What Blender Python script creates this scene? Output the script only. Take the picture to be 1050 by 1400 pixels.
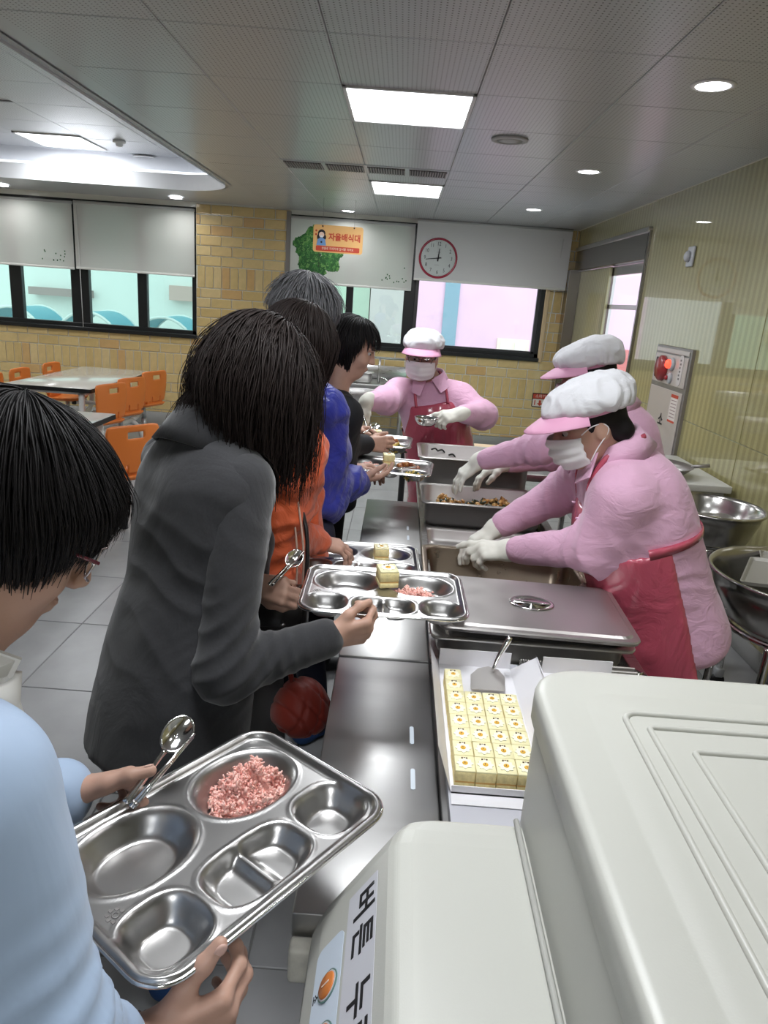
import bpy, bmesh, math, random
import numpy as np
from mathutils import Vector, Matrix, Euler
R_ = math.radians
random.seed(7); RNG = np.random.default_rng(11)
SC = bpy.context.scene
COL = SC.collection
for o in list(bpy.data.objects): bpy.data.objects.remove(o)

# ------------------------------------------------------------------ camera
FPX, PITCH, ROLL, YAW, CAMH = 975.0, R_(16.65), R_(4.14), R_(0.32), 1.65
CAMP = np.array([0.0, 0.0, CAMH])
def ray(px, py):
    dx, dy = px - 525.0, py - 700.0
    c, s = math.cos(ROLL), math.sin(ROLL)
    u, v = dx*c + dy*s, dx*s - dy*c
    d = (u/FPX, math.cos(PITCH) + v/FPX*math.sin(PITCH), -math.sin(PITCH) + v/FPX*math.cos(PITCH))
    c, s = math.cos(YAW), math.sin(YAW)
    return np.array([d[0]*c - d[1]*s, d[0]*s + d[1]*c, d[2]])
def atz(px, py, z): d = ray(px, py); return CAMP + d*((z - CAMH)/d[2])
def aty(px, py, y): d = ray(px, py); return CAMP + d*(y/d[1])
def atx(px, py, x): d = ray(px, py); return CAMP + d*(x/d[0])

cam_d = bpy.data.cameras.new('camera'); cam = bpy.data.objects.new('camera', cam_d); COL.objects.link(cam)
cam_d.sensor_fit = 'VERTICAL'; cam_d.sensor_height = 24.0; cam_d.lens = FPX/1400.0*24.0
cam_d.clip_start = 0.02; cam_d.clip_end = 200
_f = ray(525, 700); _u = np.array(ray(525, 600)) - np.array(ray(525, 700)); _u /= np.linalg.norm(_u); _r = np.cross(_f, _u)
cam.matrix_world = Matrix(((_r[0], _u[0], -_f[0], 0), (_r[1], _u[1], -_f[1], 0), (_r[2], _u[2], -_f[2], CAMH), (0, 0, 0, 1)))
SC.camera = cam

# ------------------------------------------------------------------ world and exposure
W = bpy.data.worlds.new('world'); SC.world = W; W.use_nodes = True
_nt = W.node_tree; _nt.nodes.clear()
_o = _nt.nodes.new('ShaderNodeOutputWorld'); _b = _nt.nodes.new('ShaderNodeBackground')
_b.inputs['Color'].default_value = (0.86, 0.94, 1.0, 1); _b.inputs['Strength'].default_value = 2.3     # even overcast sky
_nt.links.new(_b.outputs[0], _o.inputs[0])
SC.view_settings.view_transform = 'Standard'; SC.view_settings.look = 'None'
SC.view_settings.gamma = 1.0; SC.view_settings.use_curve_mapping = False
SC.view_settings.exposure = 0.0
PANEL_W, DOWN_W, COVE_E = 19.0, 2.6, 1.6      # ceiling lamp strengths

# ------------------------------------------------------------------ materials
MATS = {}
def mat(name, col, rough=0.5, metal=0.0, coat=0.0, coat_r=0.1, var=0.0, vscale=20.0, bump=0.0, bscale=60.0, stretch=None,
        emit=None, estr=0.0, trans=0.0, ior=1.45, alpha=1.0, sheen=0.0, sss=0.0, rvar=0.0, var_col=None, spec=None, aniso=0.0, bdist=0.002, bdis=0.0):
    if name in MATS: return MATS[name]
    m = bpy.data.materials.new(name); MATS[name] = m; m.use_nodes = True
    nt = m.node_tree; p = nt.nodes['Principled BSDF']; L = nt.links.new
    c4 = (*col, 1)
    p.inputs['Base Color'].default_value = c4
    p.inputs['Roughness'].default_value = rough; p.inputs['Metallic'].default_value = metal
    p.inputs['Coat Weight'].default_value = coat; p.inputs['Coat Roughness'].default_value = coat_r
    p.inputs['Transmission Weight'].default_value = trans; p.inputs['IOR'].default_value = ior
    p.inputs['Alpha'].default_value = alpha
    p.inputs['Sheen Weight'].default_value = sheen
    if aniso: p.inputs['Anisotropic'].default_value = aniso
    if spec is not None: p.inputs['Specular IOR Level'].default_value = spec
    if sss:
        p.inputs['Subsurface Weight'].default_value = sss; p.inputs['Subsurface Radius'].default_value = (0.012, 0.005, 0.003)
    if emit: p.inputs['Emission Color'].default_value = (*emit, 1); p.inputs['Emission Strength'].default_value = estr
    if var or bump or rvar:
        tc = nt.nodes.new('ShaderNodeTexCoord'); mp = nt.nodes.new('ShaderNodeMapping')
        L(tc.outputs['Object'], mp.inputs['Vector'])
        if stretch: mp.inputs['Scale'].default_value = stretch
    if var:
        n = nt.nodes.new('ShaderNodeTexNoise'); n.inputs['Scale'].default_value = vscale; n.inputs['Detail'].default_value = 4
        L(mp.outputs[0], n.inputs['Vector'])
        mx = nt.nodes.new('ShaderNodeMix'); mx.data_type = 'RGBA'
        d = var_col or tuple(max(0, c*(1 - var)) for c in col)
        u = col if var_col else tuple(min(1, c*(1 + var)) for c in col)
        mx.inputs['A'].default_value = (*d, 1); mx.inputs['B'].default_value = (*u, 1)
        rp = nt.nodes.new('ShaderNodeMapRange'); rp.inputs['From Min'].default_value = 0.3; rp.inputs['From Max'].default_value = 0.7
        L(n.outputs['Fac'], rp.inputs['Value']); L(rp.outputs[0], mx.inputs['Factor']); L(mx.outputs['Result'], p.inputs['Base Color'])
    if rvar:
        n = nt.nodes.new('ShaderNodeTexNoise'); n.inputs['Scale'].default_value = bscale*0.3; n.inputs['Detail'].default_value = 5
        L(mp.outputs[0], n.inputs['Vector'])
        rp = nt.nodes.new('ShaderNodeMapRange'); rp.inputs['To Min'].default_value = max(0, rough - rvar); rp.inputs['To Max'].default_value = rough + rvar
        L(n.outputs['Fac'], rp.inputs['Value']); L(rp.outputs[0], p.inputs['Roughness'])
    if bump:
        n = nt.nodes.new('ShaderNodeTexNoise'); n.inputs['Scale'].default_value = bscale; n.inputs['Detail'].default_value = 4
        L(mp.outputs[0], n.inputs['Vector'])
        b = nt.nodes.new('ShaderNodeBump'); b.inputs['Strength'].default_value = bump; b.inputs['Distance'].default_value = bdist; n.inputs['Distortion'].default_value = bdis
        L(n.outputs['Fac'], b.inputs['Height']); L(b.outputs[0], p.inputs['Normal'])
    return m

steel = mat('brushed_steel', (0.50, 0.49, 0.48), 0.30, 1.0, rvar=0.10, bump=0.05, bscale=40, stretch=(1, 14, 14))
steel_tray = mat('tray_steel', (0.46, 0.452, 0.445), 0.31, 1.0, rvar=0.015, bscale=60)
steel_pan = mat('pan_steel', (0.60, 0.58, 0.56), 0.34, 0.78, rvar=0.09, bscale=50, bump=0.04)
steel_top = mat('worktop_steel', (0.42, 0.415, 0.41), 0.38, 1.0, rvar=0.06, bump=0.012, bscale=40, stretch=(1, 8, 1))
steel_dark = mat('dark_steel', (0.33, 0.31, 0.30), 0.38, 0.7, rvar=0.1)
chrome = mat('polished_steel', (0.78, 0.77, 0.76), 0.12, 1.0)
black = mat('black_plastic', (0.012, 0.012, 0.013), 0.4)
white_pl = mat('white_plastic', (0.80, 0.80, 0.79), 0.35)
red_pl = mat('red_plastic', (0.38, 0.025, 0.035), 0.3)
skin = mat('skin', (0.54, 0.315, 0.235), 0.5, var=0.10, vscale=35, sss=0.06, bump=0.10, bscale=260)
skin_face = mat('face_skin', (0.50, 0.30, 0.225), 0.5, var=0.07, vscale=18, sss=0.06, bump=0.05, bscale=300)

# ------------------------------------------------------------------ mesh helpers
def wloc(o):
    v = Vector((0, 0, 0))
    while o is not None: v += o.location; o = o.parent
    return v
def tag(o, label=None, cat=None, group=None, kind=None):
    if label: o['label'] = label
    if cat: o['category'] = cat
    if group: o['group'] = group
    if kind: o['kind'] = kind
    return o
def empty(name, loc=(0, 0, 0), rot=(0, 0, 0), parent=None):
    o = bpy.data.objects.new(name, None); o.empty_display_size = 0.05; COL.objects.link(o)
    o.location = loc; o.rotation_euler = rot; o.parent = parent
    return o
def np_mesh(name, V, F, smooth=True):
    me = bpy.data.meshes.new(name)
    V = np.asarray(V, np.float32).reshape(-1, 3)
    if isinstance(F, np.ndarray) and F.ndim == 2:
        n, k = F.shape
        me.vertices.add(len(V)); me.vertices.foreach_set('co', V.ravel())
        me.loops.add(n*k); me.loops.foreach_set('vertex_index', F.astype(np.int32).ravel())
        me.polygons.add(n); me.polygons.foreach_set('loop_start', np.arange(0, n*k, k, dtype=np.int32))
        me.update(calc_edges=True); me.validate()
    else:
        me.from_pydata(V.tolist(), [], [list(map(int, f)) for f in F])
    if smooth: me.polygons.foreach_set('use_smooth', np.ones(len(me.polygons), bool))
    me.update()
    return me
def link(name, me, m, parent=None, loc=None, rot=None):
    o = bpy.data.objects.new(name, me); COL.objects.link(o)
    if m is not None and not me.materials: me.materials.append(m)
    o.parent = parent
    if loc is not None: o.location = loc
    if rot is not None: o.rotation_euler = rot
    return o

class MB:
    """collects simple shapes; build() links them as one mesh"""
    def __init__(s): s.v = []; s.f = []; s.sm = []
    def add(s, V, F, smooth=False):
        b = len(s.v); s.v += [tuple(map(float, p)) for p in V]; s.f += [[i + b for i in f] for f in F]; s.sm += [smooth]*len(F); return s
    def box(s, a, b):
        x0, y0, z0 = a; x1, y1, z1 = b
        V = [(x0, y0, z0), (x1, y0, z0), (x1, y1, z0), (x0, y1, z0), (x0, y0, z1), (x1, y0, z1), (x1, y1, z1), (x0, y1, z1)]
        return s.add(V, [(0, 3, 2, 1), (4, 5, 6, 7), (0, 1, 5, 4), (1, 2, 6, 5), (2, 3, 7, 6), (3, 0, 4, 7)])
    def rbox(s, a, b, r=0.005, seg=2, smooth=True):
        bm = bmesh.new(); bmesh.ops.create_cube(bm, size=1)
        a = Vector(a); b = Vector(b); c = (a + b)/2; d = b - a
        for v in bm.verts: v.co = Vector((v.co.x*d.x, v.co.y*d.y, v.co.z*d.z)) + c
        r = min(r, 0.49*min(abs(d.x), abs(d.y), abs(d.z)))
        bmesh.ops.bevel(bm, geom=bm.edges[:], offset=r, segments=seg, affect='EDGES', profile=0.5)
        return s.bm(bm, smooth)
    def bm(s, bm, smooth=False):
        bm.verts.index_update(); V = [v.co[:] for v in bm.verts]; F = [[v.index for v in f.verts] for f in bm.faces]; bm.free()
        return s.add(V, F, smooth)
    def tube(s, pts, r, seg=10, cap=True, closed=False):
        pts = [np.array(p, float) for p in pts]; n = len(pts)
        rr = r if isinstance(r, (list, tuple, np.ndarray)) else [r]*n
        V = []; F = []; up = None
        for i, p in enumerate(pts):
            if closed: t = pts[(i + 1) % n] - pts[i - 1]
            else: t = pts[min(i + 1, n - 1)] - pts[max(i - 1, 0)]
            t = t/(np.linalg.norm(t) + 1e-12)
            if up is None:
                up = np.cross(t, (0, 0, 1.0)); 
                if np.linalg.norm(up) < 1e-3: up = np.cross(t, (1.0, 0, 0))
            up = up - t*np.dot(up, t); up /= np.linalg.norm(up) + 1e-12
            w = np.cross(t, up)
            for k in range(seg):
                a = 2*math.pi*k/seg; V.append(p + rr[i]*(math.cos(a)*up + math.sin(a)*w))
        m = n if closed else n - 1
        for i in range(m):
            for k in range(seg):
                a, b = i*seg + k, i*seg + (k + 1) % seg; c, d = ((i + 1) % n)*seg + (k + 1) % seg, ((i + 1) % n)*seg + k
                F.append((a, b, c, d))
        if cap and not closed:
            F.append(tuple(range(seg))[::-1]); F.append(tuple((n - 1)*seg + k for k in range(seg)))
        return s.add(V, F, True)
    def lathe(s, prof, seg=32, c=(0, 0, 0), smooth=True, sx=1.0, sy=1.0):
        V = []; F = []; n = len(prof)
        for (r, z) in prof:
            for k in range(seg):
                a = 2*math.pi*k/seg; V.append((c[0] + r*math.cos(a)*sx, c[1] + r*math.sin(a)*sy, c[2] + z))
        for i in range(n - 1):
            for k in range(seg):
                F.append((i*seg + k, i*seg + (k + 1) % seg, (i + 1)*seg + (k + 1) % seg, (i + 1)*seg + k))
        if prof[0][0] > 1e-6 and abs(prof[0][1] - prof[1][1]) > 1e-5 and prof[1][0] > 1e-6: F.append(tuple(range(seg))[::-1])
        if prof[-1][0] > 1e-6: F.append(tuple((n - 1)*seg + k for k in range(seg)))
        return s.add(V, F, smooth)
    def shell(s, prof, seg=32, c=(0, 0, 0), sx=1.0, sy=1.0):
        """lathe of a closed profile loop (no caps)"""
        V = []; F = []; n = len(prof)
        for (r, z) in prof:
            for k in range(seg):
                a = 2*math.pi*k/seg; V.append((c[0] + r*math.cos(a)*sx, c[1] + r*math.sin(a)*sy, c[2] + z))
        for i in range(n):
            for k in range(seg):
                j = (i + 1) % n
                F.append((i*seg + k, i*seg + (k + 1) % seg, j*seg + (k + 1) % seg, j*seg + k))
        return s.add(V, F, True)
    def prism(s, poly, lo, hi, axis='z', smooth=False):
        n = len(poly)
        def P(p, t): return {'z': (p[0], p[1], t), 'y': (p[0], t, p[1]), 'x': (t, p[0], p[1])}[axis]
        V = [P(p, lo) for p in poly] + [P(p, hi) for p in poly]
        F = [list(range(n))[::-1], [n + i for i in range(n)]] + [[i, (i + 1) % n, n + (i + 1) % n, n + i] for i in range(n)]
        return s.add(V, F, smooth)
    def quad(s, a, b, c, d): return s.add([a, b, c, d], [(0, 1, 2, 3)])
    def mesh(s, name, origin=(0, 0, 0)):
        V = np.array(s.v, float) - np.array(origin, float)
        me = np_mesh(name, V, s.f, False)
        me.polygons.foreach_set('use_smooth', s.sm); me.update()
        return me
    def build(s, name, m, parent=None, world=True, loc=None, rot=None):
        """world=True: coordinates are world, shifted to the parent's (unrotated) location"""
        org = (0, 0, 0)
        if world and parent is not None: org = wloc(parent)
        return link(name, s.mesh(name, org), m, parent, loc, rot)
def struct(o, label=None): o['kind'] = 'structure'; return o
def rrect(w, h, r, n=6, cx=0, cy=0):
    P = []
    for (sx, sy, a0) in ((1, 1, 0), (-1, 1, 90), (-1, -1, 180), (1, -1, 270)):
        for i in range(n + 1):
            a = R_(a0 + 90*i/n); P.append((cx + sx*(w/2 - r) + r*math.cos(a), cy + sy*(h/2 - r) + r*math.sin(a)))
    return P
def circ(r, n=24, cx=0, cy=0): return [(cx + r*math.cos(2*math.pi*i/n), cy + r*math.sin(2*math.pi*i/n)) for i in range(n)]
def smoothpath(pts, n=8):
    pts = [np.array(p, float) for p in pts]; out = []
    for i in range(len(pts) - 1):
        p0, p1, p2, p3 = pts[max(i - 1, 0)], pts[i], pts[i + 1], pts[min(i + 2, len(pts) - 1)]
        for k in range(n):
            t = k/n; out.append(0.5*((2*p1) + (p2 - p0)*t + (2*p0 - 5*p1 + 4*p2 - p3)*t*t + (3*p1 - p0 - 3*p2 + p3)*t**3))
    out.append(pts[-1]); return out
def text_mesh(name, s, size, m, parent=None, loc=(0, 0, 0), rot=(0, 0, 0), ex=0.0006, align='CENTER', bold=0.0, sx=1.0):
    cu = bpy.data.curves.new(name, 'FONT'); cu.body = s; cu.size = size; cu.extrude = ex; cu.align_x = align; cu.align_y = 'CENTER'; cu.offset = bold; cu.resolution_u = 3
    t = bpy.data.objects.new(name, cu); COL.objects.link(t)
    dg = bpy.context.evaluated_depsgraph_get(); me = bpy.data.meshes.new_from_object(t.evaluated_get(dg)); me.name = name
    bpy.data.objects.remove(t); bpy.data.curves.remove(cu)
    if sx != 1.0:
        for v in me.vertices: v.co.x *= sx
    me.materials.clear(); me.materials.append(m)
    o = bpy.data.objects.new(name, me); COL.objects.link(o); o.parent = parent; o.location = loc; o.rotation_euler = rot
    return o
# ================================================================== the room
CZ = 2.525; YB = 8.5; XR = 1.9; XL = -6.5; YN = -3.0
def node_mat(name): 
    m = bpy.data.materials.new(name); m.use_nodes = True; MATS[name] = m
    return m, m.node_tree, m.node_tree.nodes['Principled BSDF']
tile_m = mat('floor_tile', (0.31, 0.31, 0.315), 0.33, var=0.10, vscale=5, rvar=0.08, bscale=25, coat=0.12, coat_r=0.25)
grout = mat('grout', (0.20, 0.20, 0.20), 0.8)
mortar = mat('mortar', (0.78, 0.77, 0.70), 0.55, coat=0.3, coat_r=0.1)
cream = mat('cream_wall', (0.66, 0.62, 0.48), 0.5)
ceil_m = mat('ceiling_metal', (0.49, 0.50, 0.52), 0.36, 0.15, coat=0.25, coat_r=0.18)
cove_m = mat('cove_white', (0.82, 0.83, 0.86), 0.5)
frame_m = mat('window_frame', (0.012, 0.013, 0.014), 0.35)

# perforated ceiling panel: rows of small dark holes
perf, nt, p = node_mat('perforated_panel'); L = nt.links.new
p.inputs['Roughness'].default_value = 0.36; p.inputs['Metallic'].default_value = 0.15; p.inputs['Coat Weight'].default_value = 0.25; p.inputs['Coat Roughness'].default_value = 0.2
tc = nt.nodes.new('ShaderNodeTexCoord'); sx = nt.nodes.new('ShaderNodeSeparateXYZ'); L(tc.outputs['Object'], sx.inputs[0])
def mth(op, a, b=None):
    n = nt.nodes.new('ShaderNodeMath'); n.operation = op
    for i, q in enumerate((a, b)):
        if q is None: continue
        if isinstance(q, (int, float)): n.inputs[i].default_value = q
        else: L(q, n.inputs[i])
    return n.outputs[0]
fx = mth('SUBTRACT', mth('FRACT', mth('DIVIDE', sx.outputs[0], 0.0195)), 0.5); fy = mth('SUBTRACT', mth('FRACT', mth('DIVIDE', sx.outputs[1], 0.0195)), 0.5)
dd = mth('ADD', mth('MULTIPLY', fx, fx), mth('MULTIPLY', fy, fy)); hole = mth('LESS_THAN', dd, 0.026)
mx = nt.nodes.new('ShaderNodeMix'); mx.data_type = 'RGBA'; mx.inputs['A'].default_value = (0.49, 0.50, 0.52, 1); mx.inputs['B'].default_value = (0.05, 0.05, 0.055, 1)
L(hole, mx.inputs['Factor']); L(mx.outputs['Result'], p.inputs['Base Color'])

# ---- floor of 0.6 m tiles
fl = struct(MB().box((XL, YN, -0.12), (XR + 0.1, YB + 0.15, -0.003)).build('floor', grout))
tm = MB().rbox((-0.2975, -0.2975, -0.02), (0.2975, 0.2975, 0.0), 0.002, 1, False).mesh('tile'); tm.materials.append(tile_m)
for i in range(-8, 6):
    for j in range(-2, 13):
        cx, cy = -1.475 + 0.3 + 0.6*i, 2.6 + 0.3 - 0.6*5 + 0.6*j + 0.6
        if XL + .3 < cx < XR - 0.25 and cy < YB - 0.29 and cx > -5.2: link('tile', tm, None, fl, (cx, cy, 0))
edge = MB().box((XR - 0.31, YN, -0.02), (XR, YB, -0.001)).box((XL, 8.31, -0.02), (XR, YB, -0.001)).box((XL, YN, -0.02), (-5.1, YB, -0.001)).box((XL, YN, -0.02), (XR, 0.1, -0.001))
edge.build('tile_border', tile_m, fl)

# ---- far wall of glazed brick with two window openings
W1 = (-5.05, -2.375, 1.06, 2.47); W2 = (-1.315, 1.60, 1.08, 2.47)
wf = MB()
for a, b in (((XL, 0), (XR + .15, W1[2])), ((XL, W1[2]), (W1[0], CZ + .4)), ((W1[1], W1[2]), (W2[0], CZ + .4)), ((W2[1], W1[2]), (XR + .15, CZ + .4)),
             ((W1[0], W1[3]), (W1[1], CZ + .4)), ((W2[0], W2[3]), (W2[1], CZ + .4))):
    wf.box((a[0], YB, a[1]), (b[0], YB + 0.18, b[1]))
wf.box((W2[0], YB, W1[2]), (W2[1], YB + .18, W2[2]))
wall_far = struct(wf.build('wall_far', mortar))
BC = [(0.64, 0.475, 0.21), (0.67, 0.505, 0.235), (0.61, 0.445, 0.19), (0.66, 0.49, 0.225), (0.62, 0.40, 0.17), (0.69, 0.53, 0.265)]
bmats = [mat('glazed_brick_%d' % i, c, 0.30, coat=0.55, coat_r=0.05, var=0.08, vscale=14) for i, c in enumerate(BC)]
def brick_mesh(w, h):
    ms = []
    for m in bmats:
        me = MB().rbox((-w/2, -0.012, -h/2), (w/2, 0.004, h/2), 0.004, 1, False).mesh('brick'); me.materials.append(m); ms.append(me)
    return ms
ST, SO = brick_mesh(0.229, 0.0975), brick_mesh(0.085, 0.229)
def inwin(x0, x1, z0, z1, full=False):
    for w in (W1, W2):
        if x1 > w[0] + .004 and x0 < w[1] - .004 and z1 > w[2] + .004 and z0 < w[3] - .004: return True
    return False
spots = []; z = 0.62 - 1.0 + 0.24; 
rows = []
zb = -0.14
for per in range(3):
    for k in range(7): rows.append((zb + 0.1086*k, 0.1086, False, k))
    rows.append((zb + 0.76, 0.24, True, 0)); zb += 1.0
for (z0, h, sold, k) in rows:
    if z0 < 0.05 or z0 + h > CZ + 0.02: 
        if not (z0 < CZ < z0 + h): continue
    w = 0.0945 if sold else 0.2395
    x = -5.2 + (0 if sold else (k % 2)*0.5*w)
    while x < XR - 0.03:
        x0, x1 = x, min(x + w, XR); zz0, zz1 = max(z0, 0.155), min(z0 + h, CZ)
        # clip against windows
        for wn in (W1, W2):
            if zz1 > wn[2] + .01 and zz0 < wn[3] - .01 and x1 > wn[0] and x0 < wn[1]:
                if zz0 < wn[2] and wn[2] - zz0 > 0.02: zz1 = wn[2]
                elif x0 < wn[0]: x1 = wn[0]
                elif x1 > wn[1]: x0 = wn[1]
                else: x1 = x0
        if x1 - x0 > 0.02 and zz1 - zz0 > 0.02: spots.append((x0, x1, zz0, zz1, sold))
        x += w
# the bricks that show largest first: pier, right pier, then below the windows
spots.sort(key=lambda s: (0 if (s[0] > -2.4 and s[1] < -1.3) else 1 if (s[0] > 0.5) else 2 if s[0] > -4.7 and s[2] > .35 and (s[0] < -2.3 or s[0] > -.9) else 3, -s[2]))
rest = MB(); cnt = 0
for (x0, x1, z0, z1, sold) in spots:
    w, h = (0.085, 0.229) if sold else (0.229, 0.0975)
    gx = (0.0095 if sold else 0.0105)
    sxx, szz = (x1 - x0 - gx)/w, (z1 - z0 - 0.011)/h
    if cnt < 295:
        r = random.random(); mi = 4 if r < 0.07 else random.choice([0, 1, 2, 3, 0, 1, 3, 5])
        o = link('brick', (SO if sold else ST)[mi], None, wall_far, ((x0 + x1)/2, YB, (z0 + z1)/2)); o.scale = (sxx, 1, szz); cnt += 1
    else: rest.box((x0 + gx/2, YB - 0.012, z0 + 0.0055), (x1 - gx/2, YB + .004, z1 - 0.0055))
o = rest.build('brick_field', bmats[1], wall_far); o['kind'] = 'stuff'
struct(MB().rbox((XL, YB - 0.02, 0), (XR, YB + .01, 0.155), 0.004, 1).build('baseboard_far', mat('grey_skirting', (0.33, 0.33, 0.32), 0.4)))

# ---- windows
def glass_mat(name, tint, refl=0.10):
    m = bpy.data.materials.new(name); m.use_nodes = True; nt = m.node_tree; nt.nodes.clear()
    o = nt.nodes.new('ShaderNodeOutputMaterial'); t = nt.nodes.new('ShaderNodeBsdfTransparent'); g = nt.nodes.new('ShaderNodeBsdfGlossy'); x = nt.nodes.new('ShaderNodeMixShader')
    t.inputs[0].default_value = (*tint, 1); g.inputs['Roughness'].default_value = 0.02; x.inputs[0].default_value = refl
    nt.links.new(t.outputs[0], x.inputs[1]); nt.links.new(g.outputs[0], x.inputs[2]); nt.links.new(x.outputs[0], o.inputs[0]); return m
glass_g = glass_mat('green_tinted_glass', (0.80, 0.95, 0.90)); glass_c = glass_mat('clear_glass', (0.97, 0.97, 0.98), 0.04); glass_n = glass_mat('green_glass_strong', (0.80, 0.97, 0.86))
def window(name, w, bars, panes, depth=0.09):
    x0, x1, z0, z1 = w; y0, y1 = YB + 0.0, YB + depth
    root = struct(empty(name, (x0, YB, z0)))
    f = MB()
    for a, b in (((x0, z0), (x1, z0 + 0.075)), ((x0, z1 - 0.05), (x1, z1)), ((x0, z0), (x0 + 0.05, z1)), ((x1 - 0.05, z0), (x1, z1))): f.rbox((a[0], y0, a[1]), (b[0], y1, b[1]), 0.006, 1, False)
    f.build('frame', frame_m, root)
    MB().rbox((x0 - .01, YB - 0.045, z0 - 0.015), (x1 + .01, YB + 0.02, z0 + 0.03), 0.006, 1, False).build('sill', frame_m, root)
    for (a, b) in bars: MB().rbox((a, y0 + 0.012, z0 + 0.05), (b, y1 - 0.005, z1 - 0.03), 0.006, 1, False).build('mullion', frame_m, root)
    for (a, b, g) in panes: MB().box((a, y0 + 0.045, z0 + 0.05), (b, y0 + 0.051, z1 - 0.03)).build('pane', g, root)
    return root
window('window_1', W1, [(-4.54, -4.40), (-3.83, -3.62), (-3.06, -2.95)], [(-5.01, -4.54, glass_g), (-4.40, -3.83, glass_g), (-3.62, -3.06, glass_g), (-2.95, -2.42, glass_g)])
w2 = window('window_2', W2, [(-0.66, -0.58), (0.0, 0.125)], [(-1.27, -0.66, glass_n), (-0.58, 0.0, glass_n), (0.125, 1.55, glass_c)])
# sash of the clear right-hand light
s = MB()
for a, b in (((0.12, 1.13), (1.56, 1.175)), ((0.12, 1.13), (0.165, 2.42)), ((1.515, 1.13), (1.56, 2.42))): s.rbox((a[0], YB + .02, a[1]), (b[0], YB + .07, b[1]), 0.004, 1, False)
s.build('sash', mat('sash_metal', (0.05, 0.05, 0.052), 0.3), w2)
MB().rbox((1.60, YB - 0.03, 1.06), (1.645, YB + .02, 2.0), 0.004, 1, False).build('side_trim', mat('pale_wood_trim', (0.66, 0.50, 0.30), 0.5), w2)

# ---- right wall: glossy striped lining
strm, nt, p = node_mat('striped_lining'); L = nt.links.new
p.inputs['Roughness'].default_value = 0.35; p.inputs['Coat Weight'].default_value = 1.0; p.inputs['Coat Roughness'].default_value = 0.02; p.inputs['Coat IOR'].default_value = 1.65
tc = nt.nodes.new('ShaderNodeTexCoord'); sx = nt.nodes.new('ShaderNodeSeparateXYZ'); L(tc.outputs['Object'], sx.inputs[0])
ph = mth('FRACT', mth('DIVIDE', sx.outputs[1], 0.066)); tri = mth('ABSOLUTE', mth('SUBTRACT', ph, 0.5))
rp = nt.nodes.new('ShaderNodeMapRange'); rp.inputs['From Min'].default_value = 0.17; rp.inputs['From Max'].default_value = 0.31; L(tri, rp.inputs['Value'])
nz = nt.nodes.new('ShaderNodeTexNoise'); nz.inputs['Scale'].default_value = 90; L(tc.outputs['Object'], nz.inputs['Vector'])
mx = nt.nodes.new('ShaderNodeMix'); mx.data_type = 'RGBA'; mx.inputs['A'].default_value = (0.47, 0.425, 0.205, 1); mx.inputs['B'].default_value = (0.36, 0.325, 0.145, 1)
L(rp.outputs[0], mx.inputs['Factor'])
m2 = nt.nodes.new('ShaderNodeMix'); m2.data_type = 'RGBA'; m2.blend_type = 'MULTIPLY'; m2.inputs['Factor'].default_value = 0.25; L(mx.outputs['Result'], m2.inputs['A']); L(nz.outputs['Fac'], m2.inputs['B'])
L(m2.outputs['Result'], p.inputs['Base Color'])
wr = MB().box((XR, YN, 0), (XR + .15, 6.02, CZ + .4)).box((XR, 6.02, 2.31), (XR + .15, YB, CZ + .4)).box((XR, 8.42, 0), (XR + .15, YB, 2.31))
wall_right = struct(wr.build('wall_right', strm))
# lining panels stand a few millimetres proud, one joint per panel
for (a, b) in ((1.55, 2.72), (2.725, 3.9), (3.905, 6.0)):
    for (z0, z1) in ((0.1, 1.02), (1.024, 2.515)):
        MB().rbox((XR - 0.008, a, z0), (XR + .002, b, z1), 0.002, 1, False).build('lining_panel', strm, wall_right)
struct(MB().box((XR - 0.02, YN, CZ - 0.012), (XR, YB, CZ + .003)).build('trim_1', mat('pale_trim', (0.75, 0.74, 0.66), 0.4)))
struct(MB().rbox((XR - 0.02, YN, 0), (XR, 6.0, 0.1), 0.003, 1).build('baseboard_right', mat('grey_skirting', (0.33, 0.33, 0.32), 0.4)))
struct(MB().box((XL - .15, YN, 0), (XL, YB, CZ + .4)).build('wall_left', cream))
struct(MB().box((XL, YN - .15, 0), (XR, YN, CZ + .4)).build('wall_near', cream))
# sliding door in a steel frame
d1 = struct(empty('door_1', (XR, 6.0, 0)))
dk = mat('door_steel', (0.30, 0.285, 0.275), 0.25, 1.0)
MB().rbox((XR - 0.03, 6.0, 2.085), (XR + .12, 8.42, 2.30), 0.005, 1, False).build('header', dk, d1)
MB().rbox((XR - 0.045, 5.99, 2.285), (XR + .12, 8.42, 2.325), 0.004, 1, False).build('header_lip', steel, d1)
MB().rbox((XR - 0.03, 5.985, 0), (XR + .12, 6.02, 2.30), 0.004, 1, False).build('jamb', dk, d1)
MB().rbox((XR - 0.10, 8.30, 0), (XR + .12, 8.485, 2.09), 0.004, 1, False).build('jamb', dk, d1)
lf = MB().rbox((XR + .02, 7.15, 0.02), (XR + .05, 8.30, 2.08), 0.004, 1, False).build('door_leaf', strm, d1)
MB().box((XR + .065, 6.06, 0.95), (XR + .072, 7.15, 1.98)).build('pane', glass_c, d1)
MB().box((XR + .065, 6.06, 0.10), (XR + .072, 7.15, 0.95)).build('pane', glass_n, d1)
g = MB()
for a, b in (((6.02, 0.02), (7.2, 0.1)), ((6.02, 0.02), (6.06, 2.08)), ((7.12, 0.02), (7.18, 2.08)), ((6.02, 1.70), (7.2, 1.74)), ((6.02, 2.0), (7.2, 2.08)), ((6.02, 0.93), (7.2, 0.97))): g.rbox((XR + .055, a[0], a[1]), (XR + .085, b[0], b[1]), 0.003, 1, False)
g.build('leaf_frame', steel, d1)

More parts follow.
